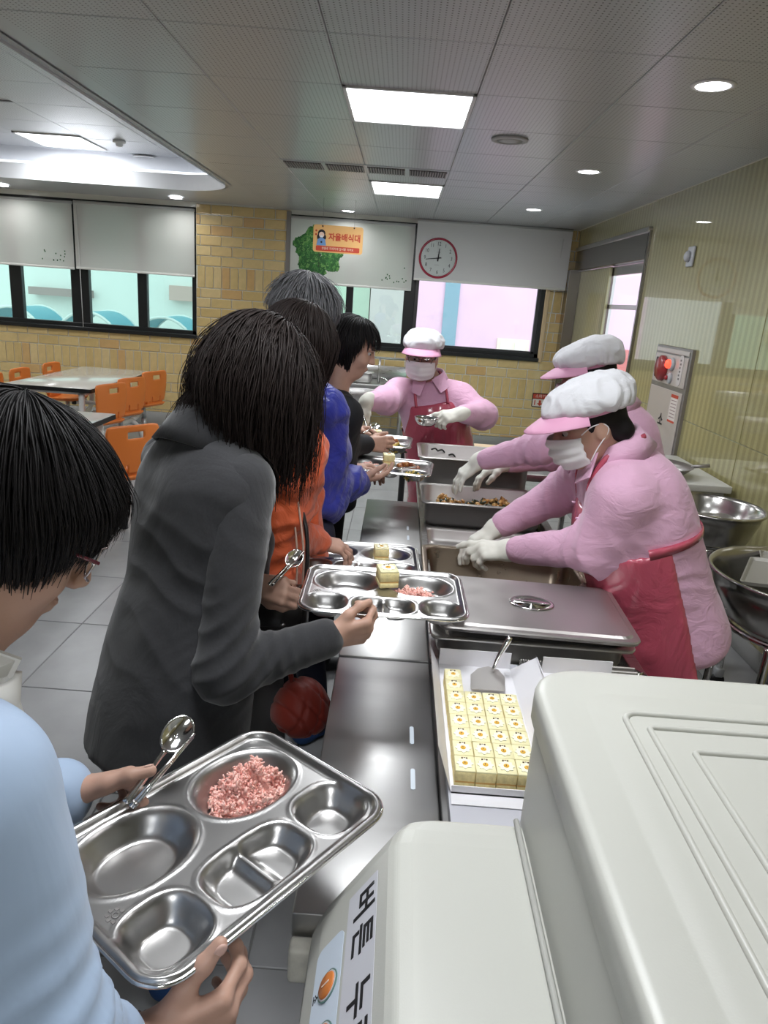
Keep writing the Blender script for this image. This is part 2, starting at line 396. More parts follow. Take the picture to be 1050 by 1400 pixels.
# ---- ceiling: perforated panels right of a round-cornered cove
XC, YC, RC = -1.66, 7.45, 0.62
ce = MB().box((XC, YN, CZ), (XR + .1, YB + .1, CZ + .05)).box((XL, YC, CZ), (XC, YB + .1, CZ + .05))
arc = [(XC - RC + RC*math.cos(R_(a)), YC - RC + RC*math.sin(R_(a))) for a in range(0, 91, 6)]
ce.prism([(XC, YC)] + arc[::-1], CZ, CZ + .05)
ceiling = struct(ce.build('ceiling', ceil_m))
lipp = [(XC - .004, YN)] + [(XC - RC + (RC - .004)*math.cos(R_(a)), YC - RC + (RC - .004)*math.sin(R_(a))) for a in range(0, 91, 6)] + [(XL, YC - .004)]
cw = MB()
for i in range(len(lipp) - 1):
    (xa, ya), (xb, yb) = lipp[i], lipp[i + 1]
    cw.quad((xa, ya, CZ - .012), (xb, yb, CZ - .012), (xb, yb, CZ + .13), (xa, ya, CZ + .13))
def off(pts, d): return [(x + (d if abs(y - YC) > 1e-6 or x > XC - RC - .01 else 0), y) for (x, y) in pts]
def grow(d): return [(XC + d, YN)] + [(XC - RC + (RC + d)*math.cos(R_(a)), YC - RC + (RC + d)*math.sin(R_(a))) for a in range(0, 91, 6)] + [(XL, YC + d)]
g0, g1 = grow(-.004), grow(0.16)
for i in range(len(g0) - 1):
    cw.quad((*g0[i], CZ + .13), (*g0[i + 1], CZ + .13), (*g1[i + 1], CZ + .13), (*g1[i], CZ + .13))
    cw.quad((*g1[i], CZ + .05), (*g1[i + 1], CZ + .05), (*g1[i + 1], CZ + .32), (*g1[i], CZ + .32))
for f in range(len(cw.sm)): cw.sm[f] = True
cw.build('cove_lip', cove_m, ceiling)
MB().box((XL, YN, CZ + .30), (XC + .2, YC + .2, CZ + .36)).build('cove_ceiling', ceil_m, ceiling)
led = MB(); gl = grow(0.09)
led.tube([(x, y, CZ + .150) for (x, y) in gl], 0.012, 6)
cl = led.build('cove_light', mat('led_strip', (1, 1, 1), 0.5, emit=(0.86, 0.92, 1.0), estr=COVE_E*1.3), None)
tag(cl, 'white LED light strip running round the ceiling cove edge', 'light strip')
tr = MB(); ga, gb = grow(0.02), grow(0.05)
tr2 = MB()
for i in range(len(ga) - 1): tr2.quad((*ga[i], CZ - .006), (*ga[i + 1], CZ - .006), (*gb[i + 1], CZ - .006), (*gb[i], CZ - .006))
tr2.build('cove_trim', mat('trim_grey', (0.42, 0.42, 0.43), 0.4), ceiling)
PXL = [-1.503 + 0.585*i for i in range(6)] + [XR - .012]
PYL = [1.57 - 0.63*3 + 0.63*i for i in range(9)]       # joints up to 4.72
PYL = [y + 0.0 for y in PYL] + [5.36, 5.72, 6.02, 6.72, 7.3, 7.9, 8.48]
LIGHT_CELLS = {(2, 3.46), (2, 6.02)}
pm = {}
def panel(w, d, m=perf, nm='ceiling_panel', z=CZ - .010):
    k = (round(w, 3), round(d, 3), nm)
    if k not in pm:
        pm[k] = MB().rbox((-w/2 + .0016, -d/2 + .0016, 0), (w/2 - .0016, d/2 - .0016, 0.009), 0.0025, 1, False).mesh(nm); pm[k].materials.append(m)
    return pm[k]
for i in range(len(PXL) - 1):
    for j in range(len(PYL) - 1):
        x0, x1, y0, y1 = PXL[i], PXL[i + 1], PYL[j], PYL[j + 1]
        if i == 2 and (abs(y0 - 3.46) < .02 or abs(y0 - 6.02) < .02 or abs(y0 - 0.94) < 0.02): continue
        if i in (1, 2) and abs(y0 - 5.36) < .01: continue
        link('ceiling_panel', panel(x1 - x0, y1 - y0), None, ceiling, ((x0 + x1)/2, (y0 + y1)/2, CZ - .010))
for i in range(8):
    for j in range(9):
        x0 = XC - 0.05 - 0.6*(i + 1); y0 = 2.1 + 0.6*j
        if y0 > 6.9 or (i in (2,) and j in (5,)) : continue
        link('ceiling_panel', panel(0.6, 0.6), None, ceiling, (x0 + .3, y0 + .3, CZ + .29))

# ---- ceiling lamps
lens = mat('lamp_diffuser', (1, 1, 1), 0.4, emit=(0.93, 0.97, 1.0), estr=9)
def area(name, parent, loc, sx_, sy_, w, col=(0.95, 0.975, 1.0), spread=180):
    ld = bpy.data.lights.new(name, 'AREA'); ld.shape = 'RECTANGLE'; ld.size = sx_; ld.size_y = sy_; ld.energy = w; ld.color = col; ld.spread = R_(spread)
    o = bpy.data.objects.new(name, ld); COL.objects.link(o); o.parent = parent; o.location = loc; return o
def panel_light(x, y, w, d, z, label, power=PANEL_W):
    t = tag(empty('ceiling_light', (x, y, z)), label, 'ceiling light')
    f = MB()
    for a, b in (((-w/2, -d/2), (w/2, -d/2 + .018)), ((-w/2, d/2 - .018), (w/2, d/2)), ((-w/2, -d/2), (-w/2 + .018, d/2)), ((w/2 - .018, -d/2), (w/2, d/2))): f.rbox((a[0], a[1], -.006), (b[0], b[1], .02), 0.002, 1, False)
    f.build('frame', mat('lamp_frame', (0.7, 0.7, 0.7), 0.4), t, world=False)
    MB().box((-w/2 + .018, -d/2 + .018, 0.002), (w/2 - .018, d/2 - .018, .012)).build('diffuser', lens, t, world=False)
    area('lamp', t, (0, 0, -.004), w - .05, d - .05, power)
    return t
PLX = (PXL[2] + PXL[3])/2
panel_light(PLX, 3.775, 0.585, 0.63, CZ - .012, 'square white ceiling light panel in front of the air vent')
panel_light(PLX, 6.37, 0.585, 0.70, CZ - .012, 'square white ceiling light panel between the vent and the brick wall')
panel_light(PLX, 1.255, 0.585, 0.63, CZ - .012, 'added square white ceiling light panel, unseen above the cake boxes')  # unseen panel, added in line with the lamp row to light the near things
panel_light(PLX, -1.4, 0.585, 0.63, CZ - .012, 'square white ceiling light panel over the end of the queue')
q = atz(55, 192, CZ + .28)
panel_light(XC - .05 - 1.5, q[1], 0.6, 0.6, CZ + .285, 'square white ceiling light panel inside the cove', PANEL_W*.75)
panel_light(XC - .05 - 1.5, q[1] - 2.7, 0.6, 0.6, CZ + .285, 'square white ceiling light panel inside the cove, over the aisle')
panel_light(XC - .05 - 3.9, q[1], 0.6, 0.6, CZ + .285, 'square white ceiling light panel inside the cove, over the far dining tables')
def downlight(x, y, label, r=0.075):
    t = tag(empty('downlight', (x, y, CZ - .010)), label, 'downlight', 'round downlights')
    MB().shell([(r*.86, -.006), (r*1.08, -.004), (r*1.12, 0.0), (r*.86, 0.002)], 28).build('rim', mat('lamp_rim', (0.8, 0.8, 0.82), 0.3), t, world=False)
    MB().lathe([(r*.88, -.003), (r*.5, -.006), (0.0, -.007)], 24).build('lens', mat('downlight_lens', (1, 1, 1), 0.4, emit=(0.97, 0.98, 1.0), estr=14), t, world=False)
    ld = bpy.data.lights.new('lamp', 'AREA'); ld.shape = 'DISK'; ld.size = r*1.6; ld.energy = DOWN_W; ld.spread = R_(150)
    o = bpy.data.objects.new('lamp', ld); COL.objects.link(o); o.parent = t; o.location = (0, 0, -.009)
for k, y in enumerate((3.11, 5.02, 7.03, 1.1)):
    downlight(1.12, y, ['round downlight over the worker at the sauce pan', 'round downlight between the two others along the striped wall', 'round downlight nearest the steel framed door', 'round downlight over the white machine'][k])
downlight(-0.66, 8.2, 'round downlight above the hanging orange sign'); downlight(-2.49, 8.15, 'round downlight beside the cove corner above the brick pier')
downlight(-4.35, 8.15, 'round downlight above the blind with the cut-off tree'); 
# speaker, smoke detector, spot, air vent
t = tag(empty('ceiling_speaker', (*atz(697, 190, CZ - .01)[:2], CZ - .010)), 'flat round grey ceiling speaker on a perforated panel', 'speaker')
MB().lathe([(0.10, 0.0), (0.098, -.010), (0.072, -.013), (0.07, -.009)], 32).build('rim', mat('speaker_grey', (0.40, 0.40, 0.41), 0.5), t, world=False)
MB().lathe([(0.07, -.009), (0.03, -.012), (0.0, -.0125)], 28).build('grille', mat('speaker_grille', (0.45, 0.45, 0.46), 0.6), t, world=False)
q = atz(163, 196, CZ + .27); t = tag(empty('smoke_detector', (q[0], q[1], CZ + .288)), 'small domed white smoke detector inside the cove', 'smoke detector')
MB().lathe([(0.055, 0), (0.055, -.012), (0.05, -.018), (0.03, -.02), (0.03, -.035), (0.024, -.045), (0.0, -.048)], 24).build('housing', white_pl, t, world=False)
q = atz(199, 216, CZ + .28); t = tag(empty('recessed_spot', (q[0], q[1], CZ + .288)), 'unlit round recessed spot inside the cove', 'downlight')
MB().shell([(0.10, 0), (0.115, -.004), (0.12, -.008), (0.095, -.012), (0.085, 0)], 32).build('rim', white_pl, t, world=False)
MB().lathe([(0.088, -.002), (0.04, -.001), (0, -.001)], 24).build('reflector', mat('reflector', (0.4, 0.4, 0.4), 0.3, 0.6), t, world=False)
def vent(x0, x1, label):
    t = tag(empty('air_vent', ((x0 + x1)/2, 5.54, CZ - .010)), label, 'air vent', 'slotted ceiling vents'); w = x1 - x0
    MB().rbox((-w/2, -.18, -.004), (w/2, .18, .008), 0.003, 1, False).build('plate', ceil_m, t, world=False)
    for c in (-w/4, w/4):
        MB().rbox((c - w*.225, -.14, -.006), (c + w*.225, .10, -.0035), 0.001, 1, False).build('slot_backing', mat('vent_dark', (0.06, 0.05, 0.05), 0.6), t, world=False)
        for k in range(15):
            xx = c - w*.215 + w*.43*k/14
            MB().box((xx - .004, -.14, -.012), (xx + .004, .10, -.005)).build('fin', mat('vent_fin', (0.30, 0.27, 0.27), 0.5), t, world=False)
vent(PXL[1], PXL[2], 'slotted air vent between plain ceiling panels'); vent(PXL[2], PXL[3], 'slotted air vent directly before the far ceiling light')

# ---- outside
gm = struct(MB().box((-30, YB + .2, -1.2), (30, 40, -1.0)).build('ground_outside', mat('outside_paving', (0.55, 0.55, 0.53), 0.8)))
def far_building(name, label, x0, x1, y, z1, m): 
    t = tag(empty(name, ((x0 + x1)/2, y, -1.0)), label, 'building'); MB().box((x0, y, -1.0), (x1, y + 3, z1)).build('wall', m, t); return t
pinkm = mat('pink_render', (0.80, 0.60, 0.72), 0.8, var=0.03, vscale=2)
pb = far_building('pink_building', 'pink rendered building with a teal stripe outside the clear window', -0.6, 14, 13.5, 9, pinkm)
a, b = aty(608, 420, 13.5), aty(622, 420, 13.5)
MB().box((a[0] - .02, 13.47, -1), (b[0] + .06, 13.52, 9)).build('stripe', mat('teal_stripe', (0.24, 0.42, 0.49), 0.7), pb)
a, b = aty(680, 462, 13.5), aty(722, 478, 13.5)
wn = MB().box((a[0], 13.46, b[2] - .6), (b[0], 13.52, a[2])).build('window', mat('cream_window', (0.85, 0.80, 0.66), 0.6), pb)
MB().box((a[0] + .06, 13.45, b[2] - .55), ((a[0] + b[0])/2 - .03, 13.49, a[2] - .06)).build('pane', mat('pale_pane', (0.80, 0.85, 0.72), 0.3), wn)
MB().box(((a[0] + b[0])/2 + .03, 13.45, b[2] - .55), (b[0] - .06, 13.49, a[2] - .06)).build('pane', mat('pale_pane', (0.80, 0.85, 0.72), 0.3), wn)
MB().box((2.6, 13.45, 0.25), (9, 13.5, 1.05)).build('red_band', mat('red_band', (0.62, 0.22, 0.20), 0.7), pb)
wb = far_building('white_building', 'pale rendered building with a brown ledge outside the tinted windows', -22, -2.6, 15.5, 9, mat('white_render', (0.80, 0.82, 0.80), 0.8))
a, b = aty(48, 393, 15.5), aty(96, 402, 15.5)
MB().box((a[0], 15.2, b[2] - .05), (b[0] + .5, 15.5, a[2] + .02)).build('ledge', mat('brown_ledge', (0.40, 0.30, 0.30), 0.7), wb)
a, b = aty(235, 390, 15.5), aty(262, 412, 15.5); MB().box((a[0], 15.3, b[2]), (b[0] + .6, 15.5, a[2])).build('ledge', mat('pale_red', (0.65, 0.45, 0.42), 0.7), wb)
gb = far_building('pale_green_building', 'pale plain block seen through the green middle window', -2.55, -0.65, 14.2, 8, mat('grey_render', (0.74, 0.80, 0.76), 0.8))
blue_pl = mat('blue_canopy', (0.10, 0.36, 0.46), 0.4)
for k, (px_, lab) in enumerate(((35, 'blue arched bicycle canopy by the pale building, under the brown ledge'), (135, 'blue arched bicycle canopy standing between the two others'), (235, 'blue arched bicycle canopy nearest the brick pier'))):
    c = aty(px_, 430, 12.5); t = tag(empty('bicycle_canopy', (c[0], 12.5, -1.0)), lab, 'canopy', 'arched canopies outside')
    P = [(0.55*math.cos(R_(a)), 1.50 + 0.60*math.sin(R_(a))) for a in range(0, 181, 12)]
    m = MB(); V = [(x, y, z) for y in (-.5, .5) for (x, z) in P]; n = len(P); m.add(V, [(i, i + 1, n + i + 1, n + i) for i in range(n - 1)], True); m.build('roof_sheet', blue_pl, t, world=False)
    for y in (-.5, .5): MB().tube([(x, y, z) for (x, z) in P], .025, 6).tube([(P[0][0], y, P[0][1]), (P[0][0], y, 0)], .025, 6).tube([(P[-1][0], y, P[-1][1]), (P[-1][0], y, 0)], .025, 6).build('hoop', mat('hoop_white', (0.75, 0.78, 0.78), 0.4), t, world=False)

# ---- roller blinds
def fabric_mat(name, col, tr=0.35):
    m = bpy.data.materials.new(name); m.use_nodes = True; nt = m.node_tree; p = nt.nodes['Principled BSDF']; L = nt.links.new
    p.inputs['Base Color'].default_value = (*col, 1); p.inputs['Roughness'].default_value = 0.85
    t = nt.nodes.new('ShaderNodeBsdfTranslucent'); t.inputs[0].default_value = (*col, 1); x = nt.nodes.new('ShaderNodeMixShader'); x.inputs[0].default_value = tr
    o = nt.nodes['Material Output']; L(p.outputs[0], x.inputs[1]); L(t.outputs[0], x.inputs[2]); L(x.outputs[0], o.inputs[0])
    tc = nt.nodes.new('ShaderNodeTexCoord'); n = nt.nodes.new('ShaderNodeTexNoise'); n.inputs['Scale'].default_value = 220; b = nt.nodes.new('ShaderNodeBump'); b.inputs['Strength'].default_value = 0.15; b.inputs['Distance'].default_value = 0.002
    L(tc.outputs['Object'], n.inputs['Vector']); L(n.outputs['Fac'], b.inputs['Height']); L(b.outputs[0], p.inputs['Normal']); return m
blind_m = fabric_mat('blind_fabric', (0.78, 0.78, 0.75)); blind_w = fabric_mat('blind_fabric_grey', (0.72, 0.71, 0.71), 0.08)
def blind(x0, x1, z0, z1, y, label, m=blind_m):
    t = tag(empty('roller_blind', ((x0 + x1)/2, y, z1)), label, 'blind', 'roller blinds on the far wall')
    MB().box((x0, y - .001, z0), (x1, y + .001, z1 - .02)).build('fabric', m, t)
    MB().tube([(x0, y + .012, z1 - .02), (x1, y + .012, z1 - .02)], .018, 10).build('roller', mat('blind_roller', (0.5, 0.5, 0.5), 0.5), t)
    MB().rbox((x0, y - .008, z0 - .018), (x1, y + .008, z0 + .006), 0.004, 1).build('hem_bar', mat('hem_bar', (0.82, 0.82, 0.78), 0.5), t)
    return t
def tree_print(t, cx, cz, rx, rz, y, n=700, x0=-9, x1=9, trunk=0.25, seed=3):
    rg = random.Random(seed); ms = [MB(), MB(), MB()]
    for i in range(n):
        a = rg.random()*2*math.pi; r = math.sqrt(rg.random()); x = cx + rx*r*math.cos(a)*(1 + .15*math.sin(5*a)); z = cz + rz*r*math.sin(a)*(1 + .12*math.sin(7*a))
        if z < cz and abs(x - cx) > rx*.95: continue
        s_ = rg.uniform(.012, .03); b = rg.random()*6.28
        P = [(x + s_*math.cos(b + k*1.2566)*(1 if k % 2 else .6), y - .0025 - .0008*rg.random(), z + s_*math.sin(b + k*1.2566)) for k in range(5)]
        if any(p[0] < x0 or p[0] > x1 for p in P): continue
        j = 0 if rg.random() < .45 - .4*(z - cz)/rz*.5 else (1 if rg.random() < .6 else 2); ms[j].add(P, [(0, 1, 2, 3, 4)])
    for j, c in enumerate(((0.035, 0.13, 0.04), (0.07, 0.24, 0.06), (0.16, 0.36, 0.10))):
        if ms[j].v: o = ms[j].build('tree_print', mat('leaf_print_%d' % j, c, 0.8), t); o['kind'] = 'stuff'
    if trunk: MB().box((cx - .012, y - .003, cz - rz - trunk), (cx + .012, y - .0015, cz)).build('trunk_print', mat('trunk_print', (0.05, 0.05, 0.035), 0.8), t)
YBL = YB - 0.035
b1 = blind(-5.02, -3.755, 1.735, 2.445, YBL, 'pale roller blind with a cut-off tree print beside the plain one')
b2 = blind(-3.735, -2.385, 1.745, 2.455, YBL, 'plain pale roller blind beside the brick pier')
b3 = blind(-1.305, 0.075, 1.765, 2.46, YBL, 'pale roller blind printed with a leafy green tree behind the sign')
b4 = blind(0.095, 1.795, 1.885, 2.515, YB - .10, 'plain grey-white roller blind behind the red clock', blind_w)
tree_print(b1, -4.80, 2.05, .20, .14, YBL, 220, -5.01, -3.76, 0)
c = aty(437, 343, YBL); tree_print(b3, c[0], c[2], .27, .25, YBL, 1300, -1.30, .07, .22)
rg = random.Random(5)
for bb, cx, cz in ((b1, -3.98, 1.80), (b3, -.12, 1.82)):
    m = MB()
    for k in range(14):
        x, z = cx + rg.uniform(-.14, .14), cz + abs(rg.gauss(0, .06)); m.box((x - .006, YBL - .003, z - .006), (x + .006, YBL - .0015, z + .008))
    m.build('flower_print', mat('leaf_print_0', (0.03, 0.12, 0.04), .8), bb)['kind'] = 'stuff'
MB().tube([(-3.70, YBL, 2.4), (-3.685, YBL - .01, 1.09)], .004, 5).build('pull_cord', white_pl, b2)
MB().tube([(1.70, YB - .11, 2.4), (1.66, YB - .03, 1.1)], .004, 5).build('pull_cord', white_pl, b4)
# steel corner guards on the pier
t = tag(empty('corner_guard', (-1.325, YB, .16)), 'upright steel strip between the brick pier and the tree blind', 'corner guard'); MB().rbox((-1.36, YB - .02, .16), (-1.31, YB + .005, 2.5), .003, 1, False).build('strip', steel_dark, t)
# ================================================================== furniture and fittings
def loft(loops, close_bottom=True, close_top=False):
    """list of equal-length loops of 3D points -> (V, F)"""
    n = len(loops[0]); V = [p for lp in loops for p in lp]; F = []
    for i in range(len(loops) - 1):
        for k in range(n): F.append((i*n + k, i*n + (k + 1) % n, (i + 1)*n + (k + 1) % n, (i + 1)*n + k))
    if close_bottom: F.append(tuple(range(n))[::-1])
    if close_top: F.append(tuple((len(loops) - 1)*n + k for k in range(n)))
    return V, F
def rl(w, d, r, z, n=5): return [(x, y, z) for (x, y) in rrect(w, d, r, n)]
def pan_mesh(w, d, h, rim=0.018, t=0.002):
    L_ = [rl(w - 2*rim - .03, d - 2*rim - .03, .035, -h), rl(w - 2*rim - .008, d - 2*rim - .008, .045, -h + .02), rl(w - 2*rim, d - 2*rim, .045, -.008), rl(w - .004, d - .004, .028, -.007), rl(w, d, .03, -.002), rl(w - .006, d - .006, .03, 0),
          rl(w - 2*rim + .002, d - 2*rim + .002, .045, 0), rl(w - 2*rim - .004, d - 2*rim - .004, .043, -.006), rl(w - 2*rim - .012, d - 2*rim - .012, .043, -h + .022), rl(w - 2*rim - .05, d - 2*rim - .05, .03, -h + .003)]
    V, F = loft(L_, True, True); return MB().add(V, F, True)
def pan(x0, x1, y0, y1, z, h, label, m=steel_pan, group='steel food pans'):
    t = tag(empty('steam_pan', ((x0 + x1)/2, (y0 + y1)/2, z)), label, 'food pan', group)
    pan_mesh(x1 - x0, y1 - y0, h).build('pan_body', m, t, world=False); return t

# ---- serving counters
def counter(y0, y1, well, label, yr=None):
    yr = yr or y1; z = 0.78
    t = tag(empty('serving_counter', (0.3, (y0 + y1)/2, 0)), label, 'counter', 'steel serving counters')
    MB().rbox((-0.097, y0, z - .045), (0.131, yr, z), .003, 2).build('tray_shelf', steel_top, t)
    f = MB()
    if well:
        for a, b in (((0.135, y0), (0.16, y1)), ((0.655, y0), (0.69, y1)), ((0.135, y0), (0.69, y0 + .02)), ((0.135, y1 - .02), (0.69, y1))): f.rbox((a[0], a[1], z - .04), (b[0], b[1], z), .002, 1, False)
        f.build('top_frame', steel, t)
        w = MB().box((0.15, y0 + .01, z - .25), (0.165, y1 - .01, z - .03)).box((0.65, y0 + .01, z - .25), (0.665, y1 - .01, z - .03)).box((0.15, y0 + .01, z - .25), (0.665, y0 + .022, z - .03)).box((0.15, y1 - .022, z - .25), (0.665, y1 - .01, z - .03)).box((0.15, y0 + .01, z - .26), (0.665, y1 - .01, z - .25))
        w.build('well', steel_dark, t)
    else: MB().rbox((0.135, y0 + .045, z - .04), (0.72, y1, z), .002, 1).build('worktop', steel_top, t)
    MB().rbox((0.16, y0 + .05, 0.14), (0.67, y1 - .02, z - (.27 if well else .05)), .004, 1, False).build('cabinet_body', steel, t)
    for (x, y) in ((-.06, y0 + .05), (-.06, yr - .05), (0.66, y0 + .05), (0.66, y1 - .05)): MB().tube([(x, y, 0.0), (x, y, z - .04)], .018, 10).build('leg', steel, t)
    MB().tube([(-.06, y0 + .05, .2), (-.06, yr - .05, .2)], .012, 8).build('stretcher', steel, t)
    return t
c1 = counter(0.83, 1.613, False, 'steel serving counter holding the cake boxes')
c2 = counter(1.621, 2.412, True, 'steel serving counter under the lidded pan')
c3 = counter(2.420, 3.62, True, 'steel serving counter under the stir-fry pan', 3.10)
slot_m = mat('pale_slot', (0.60, 0.66, 0.72), 0.4)
for cc, pts in ((c1, ((563, 1005), (564.5, 1065))), (c3, ((557.5, 722), (558, 735)))):
    for (a, b) in pts:
        q = atz(a, b, .781); MB().prism(rrect(.0085, .062 if cc is c1 else .05, .004, 3, q[0], q[1]), .7795, .7812).build('slot', slot_m, cc)
MB().rbox((-.097, .800, .680), (0.06, .829, .742), .006, 2).build('end_bracket', mat('worn_white_bracket', (0.62, 0.60, 0.53), 0.5, var=.2, vscale=30), c1)

p_near = pan(0.128, 0.645, 1.605, 1.945, 0.856, 0.074, 'shallow steel pan under the silver lid')
p_hand = pan(0.125, 0.655, 2.085, 2.405, 0.825, 0.15, 'steel pan with brown sauce left, emptied by a gloved worker', mat('stained_pan', (0.33, 0.27, 0.21), 0.3, 1.0, rvar=.1))
p_food = pan(0.132, 0.655, 2.80, 3.13, 0.868, 0.11, 'steel pan of stir-fried vegetables with a gloved hand over it')
p_far = pan(0.118, 0.65, 3.17, 3.52, 0.975, 0.185, 'deep empty steel pan in front of the soup worker')
pan(0.132, 0.655, 2.445, 2.775, 0.772, 0.06, 'low empty steel pan set down in the well')
# pan lid with a sunken oval grip
t = tag(empty('pan_lid', (0.395, 1.765, 0.876)), 'flat steel lid with a sunken oval handle', 'pan lid')
V, F = loft([rl(.495, .345, .03, -.012), rl(.50, .35, .03, -.004), rl(.496, .346, .03, 0), rl(.470, .320, .03, .0005), rl(.458, .308, .028, .0055), rl(.40, .25, .02, .0065)], True, True)
MB().add(V, F, False).build('lid_plate', mat('lid_steel', (.50, .475, .465), .33, .85, rvar=.08), t, world=False)
MB().shell([(.032, .006), (.058, .007), (.0605, .009), (.056, .010), (.050, .0085), (.034, .0065)], 40, sx=1.0, sy=.78).lathe([(.052, .0073), (.03, .0069), (0, .0068)], 32, sx=1.0, sy=.78).build('grip_recess', chrome, t, world=False)
MB().rbox((-.048, -.009, .0075), (.048, .009, .012), .004, 2).build('grip_bar', chrome, t, world=False)
t.location = (0.400, 1.765, 0.892)
pan(0.165, 0.635, 1.625, 1.905, 0.880, 0.09, 'inner steel pan that the silver lid rests on')
t.rotation_euler = (0, 0, R_(-2))

def blobs(name, m, parent, pts, s0, s1, seed=1, flat=1.0, kind='stuff', n=1, elong=1.0):
    """many small lumps joined into one mesh"""
    rg = np.random.default_rng(seed); bm = bmesh.new(); bmesh.ops.create_icosphere(bm, subdivisions=n, radius=1.0)
    base = np.array([v.co[:] for v in bm.verts]); fc = np.array([[v.index for v in f.verts] for f in bm.faces]); bm.free()
    Vs, Fs = [], []
    for i, p in enumerate(pts):
        A = rg.normal(size=(3, 3)); Q, _ = np.linalg.qr(A); s = rg.uniform(s0, s1)
        v = (base*(1 + rg.normal(0, .10, (len(base), 1))))*np.array([s*elong, s*rg.uniform(.6, 1), s*flat*rg.uniform(.6, 1)]); v = v@Q.T + np.array(p)
        Vs.append(v); Fs.append(fc + i*len(base))
    me = np_mesh(name, np.concatenate(Vs), np.concatenate(Fs), True); o = link(name, me, m, parent); o['kind'] = kind; return o
rg = np.random.default_rng(4)
ft = tag(empty('stir_fry', (0.40, 2.965, 0.805)), 'stir-fried mushrooms and green vegetables in the pan', 'food')
for k, (c, n_, s0, s1, el) in enumerate((((0.42, 0.20, 0.05), 300, .008, .016, 1.5), ((0.55, 0.33, 0.12), 220, .007, .014, 1.4), ((0.03, 0.035, 0.015), 150, .006, .012, 2.6))):
    P = np.c_[rg.uniform(-.19, .235, n_), rg.uniform(-.11, .10, n_), rg.uniform(-.03, .022, n_)]; P[:, 2] += .012*np.sin(P[:, 0]*25)
    blobs('vegetables', mat('stir_fry_%d' % k, c, 0.35, coat=.4), ft, P, s0, s1, 5 + k, elong=el)
for (x, y, z) in ((0.19, 3.44, .958), (0.28, 3.47, .93), (0.225, 3.46, .95)):
    q = tag(MB().tube(smoothpath([(x, y, z), (x + .02, y + .012, z + .004), (x + .035, y + .02, z - .012)], 3), [.004]*6 + [.002], 6).build('seaweed_strip', mat('seaweed', (0.01, 0.012, 0.01), .4)), 'dark strip of seaweed stuck inside the deep pan', 'food', 'seaweed scraps')

# ---- sponge cakes in paper boxes
sponge = mat('sponge_cake', (0.82, 0.70, 0.35), 0.8, var=.10, vscale=120, bump=.4, bscale=350); icing = mat('cream_icing', (0.88, 0.82, 0.50), 0.55)
flower_m = mat('white_icing_flower', (0.92, 0.89, 0.70), 0.5); yolk = mat('yellow_icing', (0.85, 0.47, 0.04), 0.4); cocoa = mat('cocoa_print', (0.10, 0.05, 0.03), .6)
CW, CD, CH = 0.0365, 0.0450, 0.036
def cake_parts():
    ms = [('sponge', MB().rbox((-CW/2, -CD/2, 0), (CW/2, CD/2, CH*.30), .0012, 1).rbox((-CW/2, -CD/2, CH*.36), (CW/2, CD/2, CH*.93), .0012, 1), sponge),
          ('filling', MB().box((-CW/2 + .0006, -CD/2 + .0006, CH*.28), (CW/2 - .0006, CD/2 - .0006, CH*.38)), mat('filling', (0.70, 0.42, 0.14), .6)),
          ('icing', MB().rbox((-CW/2, -CD/2, CH*.90), (CW/2, CD/2, CH), .001, 1), icing)]
    fl_ = [((.0138 + .0018*math.cos(8*a))*math.cos(a), (.0138 + .0018*math.cos(8*a))*math.sin(a) - .002) for a in [2*math.pi*i/64 for i in range(64)]]
    ms.append(('flower', MB().prism(fl_, CH, CH + .0016), flower_m))
    ms.append(('flower_centre', MB().lathe([(.0052, CH + .0016), (.0048, CH + .0028), (0, CH + .0032)], 16, (0, -.002, 0)), yolk))
    d = MB()
    for k in (-1, 0, 1): d.box((k*.0042 - .0016, .0128, CH + .0002), (k*.0042 + .0014, .0152, CH + .0017))
    d.box((-.0012, -.004, CH + .003), (.0004, .000, CH + .0034))
    ms.append(('print_mark', d, cocoa))
    out = []
    for n_, mb, m in ms: me = mb.mesh(n_); me.materials.append(m); out.append((n_, me))
    return out
CP = cake_parts()
def cake(loc, rz, label, group, parts=CP, tilt=(0, 0)):
    t = tag(empty('cake_square', loc, (tilt[0], tilt[1], rz)), label, 'cake', group)
    for n_, me in parts: link(n_, me, None, t)
    return t
paper = mat('white_card', (0.74, 0.73, 0.76), 0.6, var=.03, vscale=8); paper_in = mat('cream_card', (0.80, 0.77, 0.60), 0.6)
def cake_box(x0, x1, y0, y1, z, label, flap=True):
    t = tag(empty('cake_box', ((x0 + x1)/2, (y0 + y1)/2, z)), label, 'box', 'open paper cake boxes')
    MB().box((x0, y0, z), (x1, y1, z + .003)).build('base', paper, t)
    MB().box((x0, y1 - .002, z), (x1, y1, z + .045)).build('back_wall', paper, t)
    MB().box((x0, y0 - .0, z), (x1, y0 + .002, z + .016)).build('front_wall', paper, t)
    # side flaps folded outwards
    MB().add([(x0, y0 + .0, z), (x0, y1, z), (x0 - .026, y1 - .02, z + .062), (x0 - .026, y0 + .05, z + .062)], [(0, 1, 2, 3)]).build('side_flap', paper, t)
    if flap: MB().add([(x1, y0, z), (x1, y1, z), (x1 + .055, y1 - .03, z + .055), (x1 + .055, y0 + .05, z + .055)], [(0, 3, 2, 1)]).build('side_flap', paper, t)
    MB().box((x0 - .001, y0 - .03, z - .0), (x1, y0 - .0015, z + .001)).build('front_flap', paper, t)
    return t
BX0, BY0 = 0.150, 1.085
under = tag(empty('cake_box', (0.235, 1.23, .78)), 'closed grey card cake box lying under the open one', 'box', 'closed card boxes')
MB().rbox((0.146, 1.00, .7805), (0.345, 1.585, .808), .002, 1, False).build('box_body', mat('grey_card', (0.42, 0.42, 0.44), .6), under)
